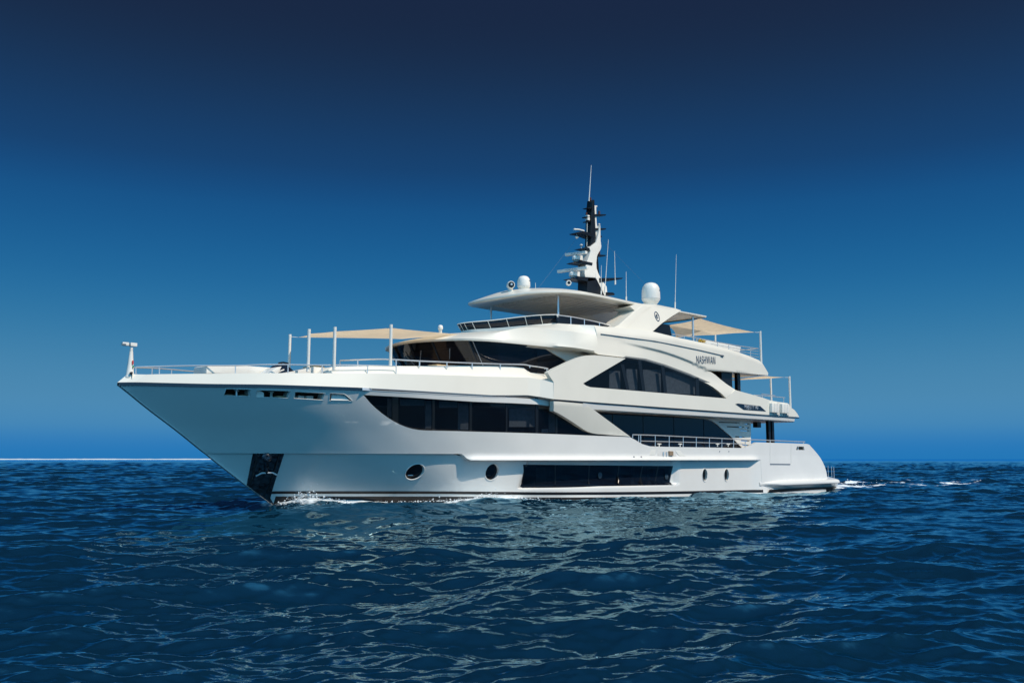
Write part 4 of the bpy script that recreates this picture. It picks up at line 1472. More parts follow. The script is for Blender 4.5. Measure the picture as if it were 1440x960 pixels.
for (x0, y0, x1, y1, y, rr) in ((855.5, 337, 850.4, 412, -0.5, 0.020), (864.2, 353, 865.2, 400, -0.5, 0.022), (845.6, 373, 845.4, 414, -0.6, 0.018), (880.5, 382, 880.6, 422, -0.8, 0.022), (951.0, 358, 949.2, 434, -1.6, 0.020), (753, 397.5, 753, 409, -0.3, 0.016)):
    a, c = at(x0, y0, y=y), at(x1, y1, y=y)
    b = MB()
    b.tube([c, a], rr, 6, r2=rr * 0.5)
    if y1 - y0 > 30:
        b.tube([c, c * 0.88 + a * 0.12], rr * 2.0, 8)
    b.build('whip_antenna', M['gloss'], yacht)

# --- mast
def pr_(pts, y0, y1, name, material, parent, bevel=0.015):
    q = [at(px, py, y=0.0) for px, py in pts]
    return MB().prism([(p[0], p[2]) for p in q], y0, y1).build(name, material, parent, smooth=30, bevel=bevel)


mast = pr_([(832.5, 342), (836, 330), (838.6, 318), (839, 340), (840, 347.5), (839, 352), (836.7, 355.8), (834.5, 359.5), (833.8, 362.5), (833, 370), (833.3, 378.3), (836, 386), (839.6, 392.5), (844, 399), (847.5, 404), (848.6, 416),
            (843.6, 416), (838, 405), (831.7, 392.5), (824, 391.5), (817.5, 391), (816.5, 386), (816.7, 380), (820, 368.3), (822.8, 361), (825, 354), (823.3, 349.5), (828, 345.5)], -0.28, 0.28, 'mast', M['gloss'], yacht, 0.04)
pr_([(829.6, 282), (832, 282), (833, 310), (834.4, 340), (832.6, 344), (828, 346), (826.4, 347), (827, 330), (827.8, 300)], -0.2, 0.2, 'mast_column', M['black'], mast, 0.03)
pr_([(832.4, 289.4), (836, 289.6), (836.6, 312), (839, 330), (839.2, 342), (834, 344), (834, 315)], -0.12, 0.12, 'mast_fin', M['gloss'], mast)
pr_([(819.6, 391), (831.7, 392.5), (837.5, 404), (843.6, 417), (818.8, 414)], -0.34, 0.34, 'mast_foot', M['black'], mast, 0.03)
pr_([(834.2, 361), (837.7, 356.6), (839, 372), (840.4, 392), (836.5, 386), (833.9, 378)], -0.14, 0.14, 'mast_back', M['black'], mast)
arms = [([(798, 392.6), (803, 391.2), (810, 390.4), (831, 391.6), (830, 395), (820, 397), (803, 393.8)], 0.34),
        ([(802, 370), (806, 368.6), (811.7, 367.5), (827.5, 370.6), (826.7, 374.6), (820, 373.2), (805, 370.8)], 0.3),
        ([(811.7, 350.2), (820, 348.6), (827.5, 350.4), (825.8, 354), (818, 351.6)], 0.24),
        ([(805.8, 328.2), (810, 327), (815.5, 326.6), (828, 329.6), (828, 335), (817.8, 331), (808, 329.2)], 0.3),
        ([(821.8, 293), (829.6, 292), (829.6, 294.6), (824, 293.9)], 0.16),
        ([(820.7, 305.2), (828, 305), (828, 306.8), (822, 306.6)], 0.14), ([(821.8, 311.8), (828, 311.6), (828, 313.2), (823, 312.9)], 0.14),
        ([(833, 302), (848.8, 302.4), (847.6, 304.2), (833, 304.6)], 0.2), ([(833, 321.6), (848.8, 322), (847.6, 323.8), (833, 324.4)], 0.2),
        ([(838, 330.8), (843.6, 332.6), (843, 334.4), (838, 335)], 0.16), ([(836.7, 358.6), (848.3, 359.4), (847.5, 361), (836.7, 361.2)], 0.2),
        ([(836.7, 392), (870, 391.6), (868, 393.4), (852, 396), (837, 398)], 0.32), ([(846, 411.8), (856, 412.2), (858.5, 414), (858, 416), (846, 416)], 0.3)]
for pts, w in arms:
    pr_(pts, -w, w, 'mast_arm', M['black'], mast, 0.012)
for (lx, ly, rx_, ry_, cx, cy, my0, my1, mw) in ((784.8, 382.0, 826.5, 376.6, 807, 386, 390.5, 382.2, 0.20), (795.8, 358.6, 824.6, 354.8, 811, 364, 367.8, 359.8, 0.19)):
    p0 = at(cx, cy, y=0.0)
    xm = p0[0] - 0.05
    a, c = at(lx, ly, x=xm), at(rx_, ry_, x=xm)
    rb = MB()
    rb.obox((a + c) / 2, (0.09, 0, 0), (c - a) / 2, (0, 0, 0.075))
    bar = rb.build('radar_bar', M['gloss'], mast, bevel=0.03)
    q0, q1 = at(cx - 1.5, my0, x=xm), at(cx - 1.5, my1, x=xm)
    g = MB()
    g.lathe(q0, [(0.12, 0), (0.13, 0.04), (mw, 0.08), (mw, (q1[2] - q0[2]) * 0.7), (mw * 0.6, q1[2] - q0[2]), (0.04, q1[2] - q0[2] + 0.06)], n=18)
    g.obox(q0 + np.array((0.12, -0.16, 0.18)), (0.12, 0, 0), (0, 0.12, 0), (0, 0, 0.12))
    g.build('radar_gearbox', M['gloss'], bar, bevel=0.0)
    dv = Vector(c - a)
    t0 = a * 0.70 + c * 0.30 + np.array((-0.094, 0, -0.04))
    text('FURUNO', 0.11, 'radar_lettering', M['letter'], bar, t0, dv * 1.0, (0, 0, 1), depth=0.004, squeeze=1.6)
b = MB()
p = at(799.5, 398, y=-0.1)
b.lathe(p, [(0.05, -0.16), (0.13, -0.1), (0.145, 0.0), (0.13, 0.1), (0.12, 0.12)], axis=(-0.6, -0.8, 0), n=18)
b.tube([p + np.array((0.05, 0.05, 0)), p + np.array((0.2, 0.1, 0.05))], 0.06, 8)
hn = b.build('loudhailer', M['gloss'], mast)
MB().lathe(p, [(0.085, 0.118), (0.085, 0.125), (0.01, 0.126)], axis=(-0.6, -0.8, 0), n=16).build('horn_mouth', M['black'], hn)
b = MB()
b.obox(at(826.2, 306.5, y=-0.05), (0.09, 0, 0), (0, 0.09, 0), (0, 0, 0.14))
b.build('instrument_box', M['gloss'], mast, bevel=0.02)
b = MB()
b.tube([at(825.6, 313, y=-0.05), at(825.2, 346, y=-0.05)], 0.022, 6)
b.tube([at(834, 291, y=0), at(839, 290.4, y=0)], 0.05, 8)
b.tube([at(807, 322.4, y=-0.1), at(814, 323.0, y=-0.1), at(821, 324.8, y=-0.1)], 0.05, 8)
b.build('mast_pipework', M['gloss'], mast)
for (px, y0, y1, rr) in ((830.2, 282, 278, 0.055), (824.8, 303.5, 299, 0.05), (842.5, 302.2, 296.8, 0.06), (842.5, 359, 353.4, 0.06)):
    q0, q1 = at(px, y0, y=0), at(px, y1, y=0)
    MB().lathe(q0, [(rr, -0.02), (rr, (q1 - q0)[2] * 0.7), (rr * 0.8, (q1 - q0)[2])], n=10).build('signal_lamp', M['amber'], mast)
b = MB()
for (px, py, w) in ((811.2, 333.4, 0.09), (842.5, 315.6, 0.06), (817.3, 344.6, 0.08)):
    b.lathe(at(px, py, y=-0.05), [(w * 0.5, -0.07), (w, -0.02), (w, 0.02), (w * 0.3, 0.05)], n=12)
b.tube([at(811.2, 333, y=-0.05), at(811.2, 329, y=-0.05)], 0.02, 5)
b.tube([at(842.5, 316, y=-0.05), at(842.5, 322, y=-0.05)], 0.014, 5)
b.tube([at(817.3, 345, y=-0.05), at(817.3, 350, y=-0.05)], 0.016, 5)
b.build('small_aerial', M['gloss'], mast)
b = MB()
b.tube([at(828.2, 283, y=0), at(831.4, 232.5, y=0)], 0.03, 6, r2=0.012)
b.build('masthead_whip', M['gloss'], mast)
b = MB()
for (p0, p1, y0, y1) in (((838, 300), (757, 405), 0, 0.8), ((839, 330), (935, 428), 0, 0.6)):
    b.tube([at(*p0, y=y0), at(*p1, y=y1)], 0.0035, 4)
b.build('stay_wire', M['grey'], mast)

# ------------------------------------------------------------------ awnings (removable: canvas, poles, ropes)
def canopy(corners, sag, edge=0.10, n=10):
    """canvas stretched between corner points, edges curving inwards"""
    P = [np.array(c, float) for c in corners]
    c = sum(P) / len(P)
    loop = []
    for i in range(len(P)):
        a, b_ = P[i], P[(i + 1) % len(P)]
        for k in range(n):
            t = k / n
            q = a * (1 - t) + b_ * t
            q = q + (c - q) * edge * 4 * t * (1 - t)
            loop.append(q)
    mb = MB()
    R = []
    for s in np.linspace(0, 1, 9):
        w = 1 - s
        R.append([tuple(c * s + q * w + np.array((0, 0, -sag * (1 - w * w)))) for q in loop] )
    for r in R:
        r.append(r[0])
    mb.loft(R[:-1])
    k = len(R[-2]) - 1
    mb.add(R[-2][:-1] + [tuple(c + np.array((0, 0, -sag)))], [(i, (i + 1) % k, k) for i in range(k)])
    return mb


def awning(label, poles, corners, ropes, sag, edge, base, r=0.06):
    t = thing('sun_awning', label, 'awning', base, 'beige sail awnings over the open decks')
    mb = canopy(corners, sag, edge)
    o = mb.build('canvas', M['canvas'], t, smooth=180)
    for (q0, q1) in poles:
        q0, q1 = np.array(q0), np.array(q1)
        b = MB()
        b.tube([q0, q1], r, 12)
        b.tube([q1 - np.array((0, 0, 0.10)), q1 + np.array((0, 0, 0.02))], r * 1.06, 12)
        b.build('pole', M['gloss'], t)
    for (q0, q1) in ropes:
        MB().tube([q0, q1], 0.012, 5).build('rope', M['gloss'], t)
    return t


def pole_at(pxt, pyt, pyb, y):
    t = at(pxt, pyt, y=y)
    bz = at(pxt, pyb, y=y)[2]
    return (t * (1, 1, 0) + np.array((0, 0, bz - 0.15)), t)


pA = pole_at(434.6, 463.5, 517, -2.45)
pB = pole_at(471, 460.5, 514.5, -2.95)
pC = pole_at(550, 457, 513, -3.05)
pD = pole_at(407.8, 470.8, 523, 2.45)
cA, cB, cC, cD = pA[1] + (0.12, 0.15, -0.12), pB[1] + (0.06, 0.08, -0.13), pC[1] + (0.06, 0.06, -0.10), pD[1] + (0.25, -0.2, -0.10)
cE, cF = at(655, 470.6, y=-1.35), at(566, 476.5, y=0.9)
awning('long beige sail awning on four white poles over the foredeck', [pA, pB, pC, pD], [cA, cB, cC, cE, cF, cD], [(pA[1] - (0, 0, 0.1), cA), (pD[1] - (0, 0, 0.08), cD)], 0.05, 0.05, (7.5, -0.5, 5.3))
pE = pole_at(1069, 466, 511, -2.95)
pF = pole_at(1005.6, 469.6, 482, 0.35)
cG, cH, cI, cJ = at(984, 447.5, y=-2.4), at(1061.5, 467.2, y=-2.85), at(1004, 471.0, y=0.3), at(950, 474.5, x=31.2)
cK = at(938, 457, x=30.0)
awning('beige sail awning from the hardtop to the sundeck aft pole', [pE, pF], [cG, cH, cI, cJ, cK], [(pE[1] - (0, 0, 0.05), cH)], 0.06, 0.09, (33, -1.2, 7.1))
pG = pole_at(1110, 529.5, 572, -3.05)
pH = pole_at(1083.6, 531.5, 562, -1.35)
cL, cM, cN, cO = at(1076, 528.4, y=-3.2), at(1103.5, 530.3, y=-3.0), at(1083, 532, y=-1.4), at(1000, 536, x=34.0)
awning('small beige sail awning with two white poles over the upper aft deck', [pG, pH], [cL, cM, cN, cO], [(pG[1] - (0, 0, 0.05), cM)], 0.03, 0.06, (38, -2.2, 4.5))

# ------------------------------------------------------------------ loose things on the decks
js = thing('jet_ski', 'dark navy jet ski with white nose parked on the foredeck behind the bulwark', 'jet ski', at(390, 530, y=-1.6))
yj = -1.55
q = lambda px, py, y=yj: at(px, py, y=y)
MB().prism([(p[0], p[2]) for p in (q(366, 530), q(373, 523), q(382, 517), q(389, 516), q(384, 525), q(380, 533))], yj - 0.4, yj + 0.4).build('nose', M['gloss'], js, bevel=0.06)
MB().prism([(p[0], p[2]) for p in (q(382, 526), q(383.2, 518), q(389, 513.4), q(396, 513.2), q(402, 517.6), q(409.5, 524.4), q(411, 536), q(380, 536))], yj - 0.33, yj + 0.33).build('cowling', M['navy'], js, bevel=0.05)
a, c = q(387.5, 524, yj - 0.34), q(399.5, 519.4, yj - 0.34)
MB().obox((a + c) / 2, (c - a) / 2, (0, 0.012, 0), (0, 0, 0.025)).build('stripe', M['gloss'], js)
h_ = q(393.5, 514.5)
b = MB()
b.tube([h_, q(395, 511.0)], 0.05, 8)
hb = q(396, 510.8)
b.tube([hb + np.array((0.06, -0.36, -0.03)), hb + np.array((-0.02, -0.15, 0.02)), hb + np.array((-0.02, 0.15, 0.02)), hb + np.array((0.06, 0.36, -0.03))], 0.035, 8)
b.build('handlebar', M['black'], js)

p = at(442, 521, y=-1.2)
b = MB().box((p[0] - 0.28, p[1] - 0.4, p[2] - 0.16), (p[0] + 0.22, p[1] + 0.4, p[2] + 0.16))
tag(b.build('seat_cushion', M['cushion'], None, bevel=0.07), 'tan cushion leaning on the white seat by the forward awning poles', 'cushion', 'tan cushions on the foredeck')
p = at(617, 515.4, y=-2.9)
b = MB().box((p[0] - 0.35, p[1] - 0.3, p[2] - 0.10), (p[0] + 0.3, p[1] + 0.3, p[2] + 0.06))
tag(b.build('seat_cushion', M['cushion'], None, bevel=0.05), 'tan cushion lying on the ledge below the wheelhouse windows', 'cushion', 'tan cushions on the foredeck')
a, c = at(548, 514.6, y=-2.6), at(582, 514.4, y=-2.6)
b = MB().box((a[0] - 0.3, -2.6, a[2] - 0.2), (c[0], -0.8, a[2] + 0.02))
tag(b.build('sun_pad', M['cushion'], None, bevel=0.05), 'flat tan sun pad on the foredeck just ahead of the wheelhouse', 'sun pad')

sf = thing('deck_sofa', 'white sofa on the sundeck behind the aft rail under the awning', 'sofa', at(1012, 496, y=-2.5))
z0 = at(1012, 492, y=-2.4)[2]
a, c = at(990, 488, y=-2.5), at(1037, 492, y=-2.5)
MB().box((a[0], -2.6, 7.05), (c[0], -1.7, 7.6)).build('seat', M['gloss'], sf, bevel=0.08)
pk = [at(px, py, y=-2.6) for px, py in ((984, 477.5), (1010, 482), (1039, 488.2), (1037, 497), (985, 486))]
MB().prism([(p[0], p[2]) for p in pk], -2.75, -2.5).build('backrest', M['gloss'], sf, bevel=0.05)
fp = at(986, 480.0, y=-2.9)
fl_ = thing('flower_box', 'low box of yellow flowers at the sundeck rail beside the sofa', 'flowers', fp - np.array((0, 0, 0.25)))
MB().box((fp[0] - 0.35, fp[1] - 0.12, fp[2] - 0.3), (fp[0] + 0.35, fp[1] + 0.12, fp[2] - 0.08)).build('planter', M['gloss'], fl_, bevel=0.02)
random.seed(3)
b = MB()
for k in range(70):
    c = fp + np.array((random.uniform(-0.36, 0.36), random.uniform(-0.13, 0.13), random.uniform(-0.1, 0.10)))
    d = np.array([random.gauss(0, 1) for _ in range(3)])
    d /= np.linalg.norm(d)
    e_ = np.cross(d, (0.3, 0.5, 0.8))
    e_ /= np.linalg.norm(e_)
    g_ = np.cross(d, e_)
    s_ = random.uniform(0.03, 0.06)
    b.add([c - e_ * s_, c + g_ * s_, c + e_ * s_, c - g_ * s_], [(0, 1, 2, 3)])
b.build('blossoms', M['flower'], fl_, recalc=False)
for (x0, x1, lab) in ((1085.5, 1096.5, 'white life raft case on the upper deck side, nearer the dark name badge'), (1100, 1110.5, 'white life raft case at the aft corner, below the awning pole')):
    rf = thing('life_raft_case', lab, 'life raft', on((x0 + x1) / 2, 583, side_a, -0.1), 'white life raft cases on the upper deck side')
    dy = 1.0 if x0 > 1090 else 0
    qs = [on(px, py, side_a, -0.16) for px, py in ((x0, 566.3 + dy), (x1, 567 + dy), (x1, 580.4 + dy), (x0, 579.5 + dy))]
    b = MB()
    b.add([tuple(p) for p in qs] + [tuple(p + (0, 0.155, 0)) for p in qs], [(0, 1, 2, 3), (0, 4, 5, 1), (1, 5, 6, 2), (2, 6, 7, 3), (3, 7, 4, 0)])
    b.build('case', M['gloss'], rf, bevel=0.05)
    s0, s1 = on(x0 + 1.5, 582.2 + dy, side_a, -0.02), on(x1 - 1.5, 583 + dy, side_a, -0.02)
    MB().obox((s0 + s1) / 2, (s1 - s0) / 2, (0, 0.02, 0), (0, 0, 0.025)).build('cradle_slot', M['grey'], rf)
    b = MB()
    for u in (0.35, 0.65):
        t_, l_2 = qs[0] * (1 - u) + qs[1] * u, qs[3] * (1 - u) + qs[2] * u
        b.tube([t_ + (0, -0.008, -0.02), l_2 + (0, -0.008, 0.02)], 0.016, 5)
    b.build('strap', M['soffit'], rf)


# ------------------------------------------------------------------ the sea
rng = np.random.default_rng(11)
th0 = math.atan2(_fh[1], _fh[0])
tin = np.arange(-0.66, 0.6601, 0.00125)
tout = np.linspace(0.70, math.pi, 70)
TH = np.concatenate([-tout[::-1][:-1], tin, tout]) + th0
rr_ = [3.0]
while rr_[-1] < 9000:
    r0 = rr_[-1]
    g = max(0.032, 0.0042 * r0) if r0 < 160 else 0.0042 * r0 * (1 + (r0 - 160) / 400.0)
    g = min(g, 0.06 * r0)
    rr_.append(r0 + g)
RR = np.array(rr_)
DR = np.gradient(RR)
print('sea grid', len(RR), len(TH))
gx = CAM[0] + RR[:, None] * np.cos(TH)[None, :]
gy = CAM[1] + RR[:, None] * np.sin(TH)[None, :]
dz_ = np.zeros_like(gx)
hx = np.zeros_like(gx)
hy = np.zeros_like(gx)
wind = th0 + math.pi + 0.35            # the chop runs roughly towards the camera


def wave_tile(n, size, l0, l1, slope, spread, seed):
    """periodic patch of wind waves between two wavelengths, from a random spectrum: height and sideways shift"""
    rg = np.random.default_rng(seed)
    kf = 2 * np.pi * np.fft.fftfreq(n, size / n)
    kx, ky = np.meshgrid(kf, kf, indexing='ij')
    k = np.hypot(kx, ky)
    k[0, 0] = 1.0
    ct = (kx * math.cos(wind) + ky * math.sin(wind)) / k
    d = np.where(ct > 0, ct, 0) ** (2 * spread) + 0.03
    lk = 2 * np.pi / k
    w = sm(l0 * 0.8, l0 * 1.15, lk) * (1 - sm(l1 * 0.85, l1 * 1.2, lk))
    a = np.sqrt(d * w) / k ** 2 * (rg.normal(size=k.shape) + 1j * rg.normal(size=k.shape))
    a[0, 0] = 0
    hgt = np.fft.ifft2(a).real
    sx, sy = np.fft.ifft2(1j * kx * a).real, np.fft.ifft2(1j * ky * a).real
    f = slope / math.sqrt((sx ** 2 + sy ** 2).mean())
    dx_, dy_ = np.fft.ifft2(1j * kx / k * a).real, np.fft.ifft2(1j * ky / k * a).real
    return hgt * f, dx_ * f, dy_ * f


def sample(tile, size, x, y):
    n = tile[0].shape[0]
    u, v = x / size * n, y / size * n
    i0, j0 = np.floor(u).astype(int), np.floor(v).astype(int)
    fu, fv = u - i0, v - j0
    i1, j1 = (i0 + 1) % n, (j0 + 1) % n
    i0, j0 = i0 % n, j0 % n
    return [t[i0, j0] * (1 - fu) * (1 - fv) + t[i1, j0] * fu * (1 - fv) + t[i0, j1] * (1 - fu) * fv + t[i1, j1] * fu * fv for t in tile]


for (n, size, l0, l1, slope, spread, seed, chop) in ((256, 173.0, 7.0, 22.0, 0.040, 4.0, 1, 0.8), (512, 97.0, 2.6, 7.0, 0.105, 3.0, 2, 1.0), (512, 41.0, 1.0, 2.6, 0.115, 2.4, 3, 1.0),
                                                     (1024, 29.0, 0.42, 1.0, 0.15, 2.4, 4, 1.0), (1024, 13.1, 0.17, 0.42, 0.135, 2.0, 5, 0.9), (1024, 6.3, 0.07, 0.17, 0.09, 1.5, 6, 0.8)):
    att = np.clip((l0 * 1.3 / (0.75 * DR) - 0.5) / 1.0, 0, 1)
    n_ = int((att > 0).sum())
    if n_ == 0:
        continue
    hh_, ax_, ay_ = sample(wave_tile(n, size, l0, l1, slope, spread, seed), size, gx[:n_], gy[:n_])
    aa = att[:n_, None]
    dz_[:n_] += aa * hh_
    hx[:n_] += chop * aa * ax_
    hy[:n_] += chop * aa * ay_
# gusts: patches of livelier and calmer water
gust = 0.85 + 0.22 * np.sin(gx * 0.11 + 0.6 * np.sin(gy * 0.07)) * np.sin(gy * 0.13 + 1.3)
dz_ *= gust
far = (1 + 0.8 * sm(40, 260, RR))[:, None]      # the open sea beyond the yacht runs a little higher
dz_ *= far
# distance to the yacht's side: bow wave, wash along the hull, wake
half = BW(np.clip(gx - 5.6, 0, 38)) + 0.05
inside = (gx > 5.2) & (gx < 42.9)
dside = np.abs(gy) - half
amp = np.exp(-np.clip(dside, 0, 9) / 1.1) * inside
bow = np.exp(-((gx - 6.6) / 1.6) ** 2 - (np.clip(np.abs(gy) - 0.5, 0, 9) / 1.5) ** 2)
dz_ += 0.22 * bow
dz_ += amp * (0.14 * np.exp(-((gx - 9) / 3.5) ** 2) + 0.08 * np.sin(gx * 0.9 + 0.6) + 0.05 * np.sin(gx * 2.1) - 0.0)
near_swell = np.exp(-((gx - 6.0) / 7.0) ** 2 - ((gy + 5.2) / 2.2) ** 2)
dz_ += 0.20 * near_swell
aft_d = np.clip(gx - 42.5, 0, 60)
wake = (gx > 41.8) * np.exp(-(gy / (3.0 + 0.12 * aft_d)) ** 2) * np.exp(-aft_d / 14)
dz_ += wake * (0.16 * np.sin(gx * 1.7 + gy * 0.9) + 0.14)


def vnoise(x, y, seed):
    """smooth value noise on a lattice"""
    x0, y0 = np.floor(x), np.floor(y)
    fx, fy = x - x0, y - y0
    fx, fy = fx * fx * (3 - 2 * fx), fy * fy * (3 - 2 * fy)

    def hsh(i, j):
        v = np.sin(i * 127.1 + j * 311.7 + seed * 74.7) * 43758.5453
        return v - np.floor(v)
    return (hsh(x0, y0) * (1 - fx) + hsh(x0 + 1, y0) * fx) * (1 - fy) + (hsh(x0, y0 + 1) * (1 - fx) + hsh(x0 + 1, y0 + 1) * fx) * fy


def fbm(x, y, seed):
    return 0.5 * vnoise(x, y, seed) + 0.27 * vnoise(x * 2.1, y * 2.1, seed + 1) + 0.15 * vnoise(x * 4.3, y * 4.3, seed + 2) + 0.08 * vnoise(x * 9.1, y * 9.1, seed + 3)


fn = fbm(gx * 0.9, gy * 1.6, 5)
port = gy < 0
along = 0.50 * np.exp(-((gx - 7.4) / 1.3) ** 2) + 0.26 * np.exp(-((gx - 10.5) / 3.0) ** 2) + 0.50 * np.exp(-((gx - 14.2) / 1.7) ** 2) + 0.13 * ((gx > 8) & (gx < 42))
wd = 0.25 + 0.45 * np.exp(-((gx - 7.0) / 1.3) ** 2) + 0.8 * np.exp(-((gx - 14.2) / 1.8) ** 2) + 0.5 * sm(24, 40, gx)
foam = inside * (dside > -0.4) * np.exp(-(np.clip(dside, 0, 20) / wd) ** 2) * along * 1.6
foam = np.where(foam > 0.02, foam + (fn - 0.55) * 1.3, 0)
wf_ = (gx > 42.3) * np.exp(-(gy / (3.4 + 0.10 * aft_d)) ** 4) * np.exp(-aft_d / 8.0)
fn2 = fbm(gx * 0.55, gy * 0.8, 9)
foam = np.maximum(foam, np.where(wf_ > 0.03, wf_ * 1.5 + 0.4 * (gx > 42.3) * np.exp(-aft_d / 2.5) + (fn2 - 0.62) * 2.2 + (fbm(gx * 2.3, gy * 2.9, 21) - 0.5) * 0.9, 0))
foam = np.clip(foam * 2.0, 0, 1)
fade = np.exp(-(RR / 2500.0) ** 2)[:, None]
X = gx + hx
Y = gy + hy
Zz = dz_ * fade
# keep the water out of the hull
nv = gx.size
nr_, nt_ = gx.shape
co = np.stack([X.ravel(), Y.ravel(), Zz.ravel()], 1)
i0 = (np.arange(nr_ - 1)[:, None] * nt_ + np.arange(nt_ - 1)[None, :]).ravel()
fc = np.stack([i0, i0 + nt_, i0 + nt_ + 1, i0 + 1], 1)
me = bpy.data.meshes.new('sea')
me.vertices.add(nv)
me.vertices.foreach_set('co', co.ravel().astype(np.float32))
me.loops.add(fc.size)
me.loops.foreach_set('vertex_index', fc.ravel().astype(np.int32))
me.polygons.add(len(fc))
me.polygons.foreach_set('loop_start', (np.arange(len(fc)) * 4).astype(np.int32))
me.polygons.foreach_set('loop_total', np.full(len(fc), 4, np.int32))
me.update(calc_edges=True)
me.validate()
me.polygons.foreach_set('use_smooth', [True] * len(me.polygons))
at_ = me.attributes.new('foam', 'FLOAT', 'POINT')
at_.data.foreach_set('value', foam.ravel().astype(np.float32))

mw = bpy.data.materials.new('sea_water')
mw.use_nodes = True
n = mw.node_tree
n.nodes.remove(n.nodes['Principled BSDF'])
wd_ = n.nodes.new('ShaderNodeBsdfDiffuse')
wd_.inputs['Color'].default_value = (0.0012, 0.017, 0.034, 1)
wg_ = n.nodes.new('ShaderNodeBsdfGlossy')
wg_.inputs['Color'].default_value = (0.50, 0.84, 1.0, 1)
wg_.inputs['Roughness'].default_value = 0.015
wfr = n.nodes.new('ShaderNodeFresnel')
wfr.inputs['IOR'].default_value = 2.3
wmix = n.nodes.new('ShaderNodeMixShader')
n.links.new(wfr.outputs[0], wmix.inputs[0])
n.links.new(wd_.outputs[0], wmix.inputs[1])
n.links.new(wg_.outputs[0], wmix.inputs[2])
t = n.nodes.new('ShaderNodeTexCoord')
mp = n.nodes.new('ShaderNodeMapping')
mp.inputs['Rotation'].default_value = (0, 0, -(wind))
mp.inputs['Scale'].default_value = (1.5, 0.8, 1.0)
n.links.new(t.outputs['Object'], mp.inputs['Vector'])
hs = []
for sc_, amp_ in ((4.0, 0.005), (14.0, 0.0016), (34.0, 0.0005)):
    nz = n.nodes.new('ShaderNodeTexNoise')
    nz.inputs['Scale'].default_value = sc_
    nz.inputs['Detail'].default_value = 3
    nz.inputs['Distortion'].default_value = 0.5
    n.links.new(mp.outputs[0], nz.inputs['Vector'])
    ml = n.nodes.new('ShaderNodeMath')
    ml.operation = 'MULTIPLY'
    ml.inputs[1].default_value = amp_
    n.links.new(nz.outputs['Fac'], ml.inputs[0])
    hs.append(ml)
ad = n.nodes.new('ShaderNodeMath')
n.links.new(hs[0].outputs[0], ad.inputs[0])
n.links.new(hs[1].outputs[0], ad.inputs[1])
ad0, ad = ad, n.nodes.new('ShaderNodeMath')
n.links.new(ad0.outputs[0], ad.inputs[0])
n.links.new(hs[2].outputs[0], ad.inputs[1])
bp_ = n.nodes.new('ShaderNodeBump')
bp_.inputs['Strength'].default_value = 0.9
bp_.inputs['Distance'].default_value = 1.0
n.links.new(ad.outputs[0], bp_.inputs['Height'])
for nd in (wd_, wg_, wfr):
    n.links.new(bp_.outputs[0], nd.inputs['Normal'])
fo = n.nodes.new('ShaderNodeBsdfDiffuse')
fo.inputs['Color'].default_value = (0.72, 0.78, 0.81, 1)
fa_ = n.nodes.new('ShaderNodeAttribute')
fa_.attribute_name = 'foam'
fnz = n.nodes.new('ShaderNodeTexNoise')
fnz.inputs['Scale'].default_value = 5.0
fnz.inputs['Detail'].default_value = 5
n.links.new(t.outputs['Object'], fnz.inputs['Vector'])
s1_ = n.nodes.new('ShaderNodeMath')
s1_.operation = 'ADD'
n.links.new(fa_.outputs['Fac'], s1_.inputs[0])
n.links.new(fnz.outputs['Fac'], s1_.inputs[1])
mr = n.nodes.new('ShaderNodeMapRange')
mr.interpolation_type = 'SMOOTHSTEP'
mr.inputs['From Min'].default_value = 0.72
mr.inputs['From Max'].default_value = 1.5
n.links.new(s1_.outputs[0], mr.inputs['Value'])
ms = n.nodes.new('ShaderNodeMixShader')
n.links.new(mr.outputs[0], ms.inputs[0])
n.links.new(wmix.outputs[0], ms.inputs[1])
n.links.new(fo.outputs[0], ms.inputs[2])
n.links.new(ms.outputs[0], n.nodes['Material Output'].inputs['Surface'])
me.materials.append(mw)
sea = link('sea', me)
sea['kind'] = 'structure'

# spray thrown up at the stem and along the hull
random.seed(8)
b = MB()


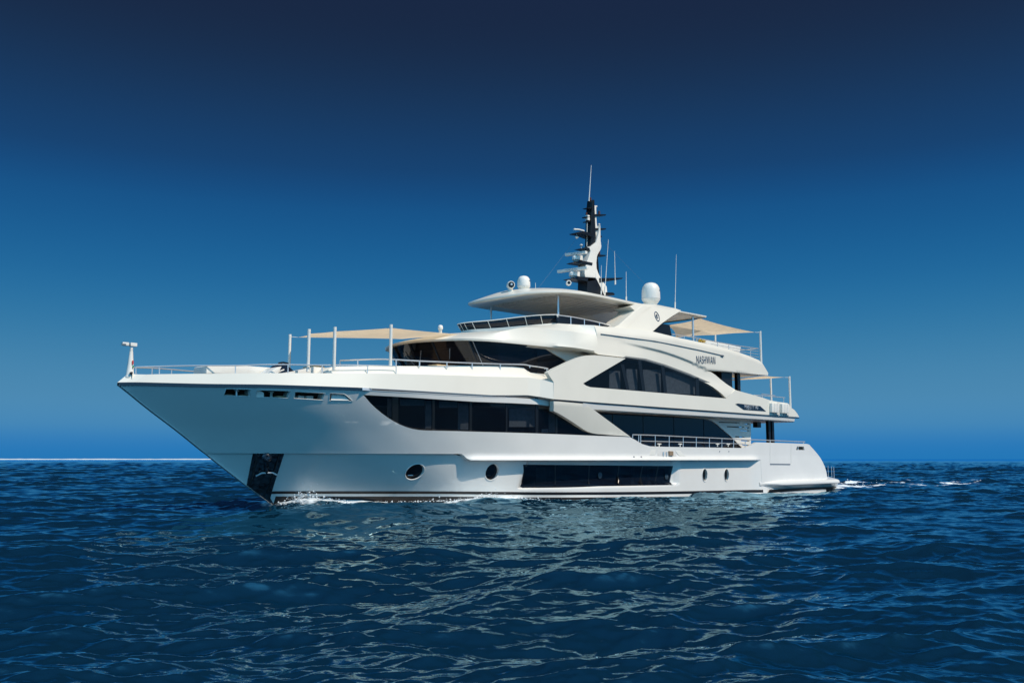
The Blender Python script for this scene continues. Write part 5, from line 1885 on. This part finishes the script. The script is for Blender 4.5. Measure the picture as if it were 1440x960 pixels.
def blob(c, s):
    v, f = [], []
    for (dx_, dy_, dzz) in ((1, 0, 0), (-1, 0, 0), (0, 1, 0), (0, -1, 0), (0, 0, 1), (0, 0, -1)):
        v.append((c[0] + dx_ * s * random.uniform(0.6, 1.3), c[1] + dy_ * s * random.uniform(0.6, 1.3), c[2] + dzz * s * random.uniform(0.6, 1.3)))
    f = [(0, 2, 4), (2, 1, 4), (1, 3, 4), (3, 0, 4), (2, 0, 5), (1, 2, 5), (3, 1, 5), (0, 3, 5)]
    b.add(v, f)


for (xc, sx, hh, nn, spread) in ((6.9, 0.36, 0.62, 700, 0.35), (7.8, 0.6, 0.22, 300, 0.3), (14.0, 1.0, 0.28, 700, 0.5), (12.4, 1.2, 0.12, 160, 0.3), (10.0, 1.5, 0.08, 90, 0.3)):
    for _ in range(nn):
        x = max(6.05, random.gauss(xc, sx))
        ys = float(BW(max(x - 5.6, 0))) + 0.08 + abs(random.gauss(0, spread))
        z = 0.22 + abs(random.gauss(0, hh * 0.5)) * max(0.15, 1 - abs(x - xc) / (2.2 * sx))
        blob((x, -ys, z), random.choice((1, 1, 1, 2.2)) * random.uniform(0.006, 0.02))
sp = b.build('bow_spray', M['foam'], None, smooth=0, recalc=False)
sp['kind'] = 'stuff'
sp['label'] = 'white spray thrown up along the waterline of the yacht'
b = MB()
for _ in range(260):
    x = 42.8 + random.expovariate(1 / 3.0)
    blob((x, random.uniform(-3.4, 3.4), 0.12 + abs(random.gauss(0, 0.12))), random.uniform(0.01, 0.04))
sp = b.build('wake_spray', M['foam'], None, smooth=0, recalc=False)
sp['kind'] = 'stuff'
sp['label'] = 'white spray in the wake behind the stern'

# pale low shore along the left horizon
random.seed(5)
D = 4200.0
pts = []
for k in range(121):
    px = -420 + 780 * k / 120
    d = ray(px, 645)
    d = d / np.hypot(d[0], d[1])
    taper = min(1.0, k / 6, (120 - k) / 10)
    pts.append((CAM[0] + d[0] * D, CAM[1] + d[1] * D, taper * (2.6 + 1.0 * math.sin(k * 0.31) * 0.3 + random.uniform(-0.4, 0.4))))
b = MB()
out = lambda p, e_, z: (CAM[0] + (p[0] - CAM[0]) * e_, CAM[1] + (p[1] - CAM[1]) * e_, z)
b.loft([[out(p, 0.995, -1.0) for p in pts], [out(p, 1.0, p[2] * 0.85) for p in pts], [out(p, 1.03, p[2]) for p in pts], [out(p, 1.08, -1) for p in pts]])
sh = b.build('shore', M['sand'], None)
sh['kind'] = 'structure'
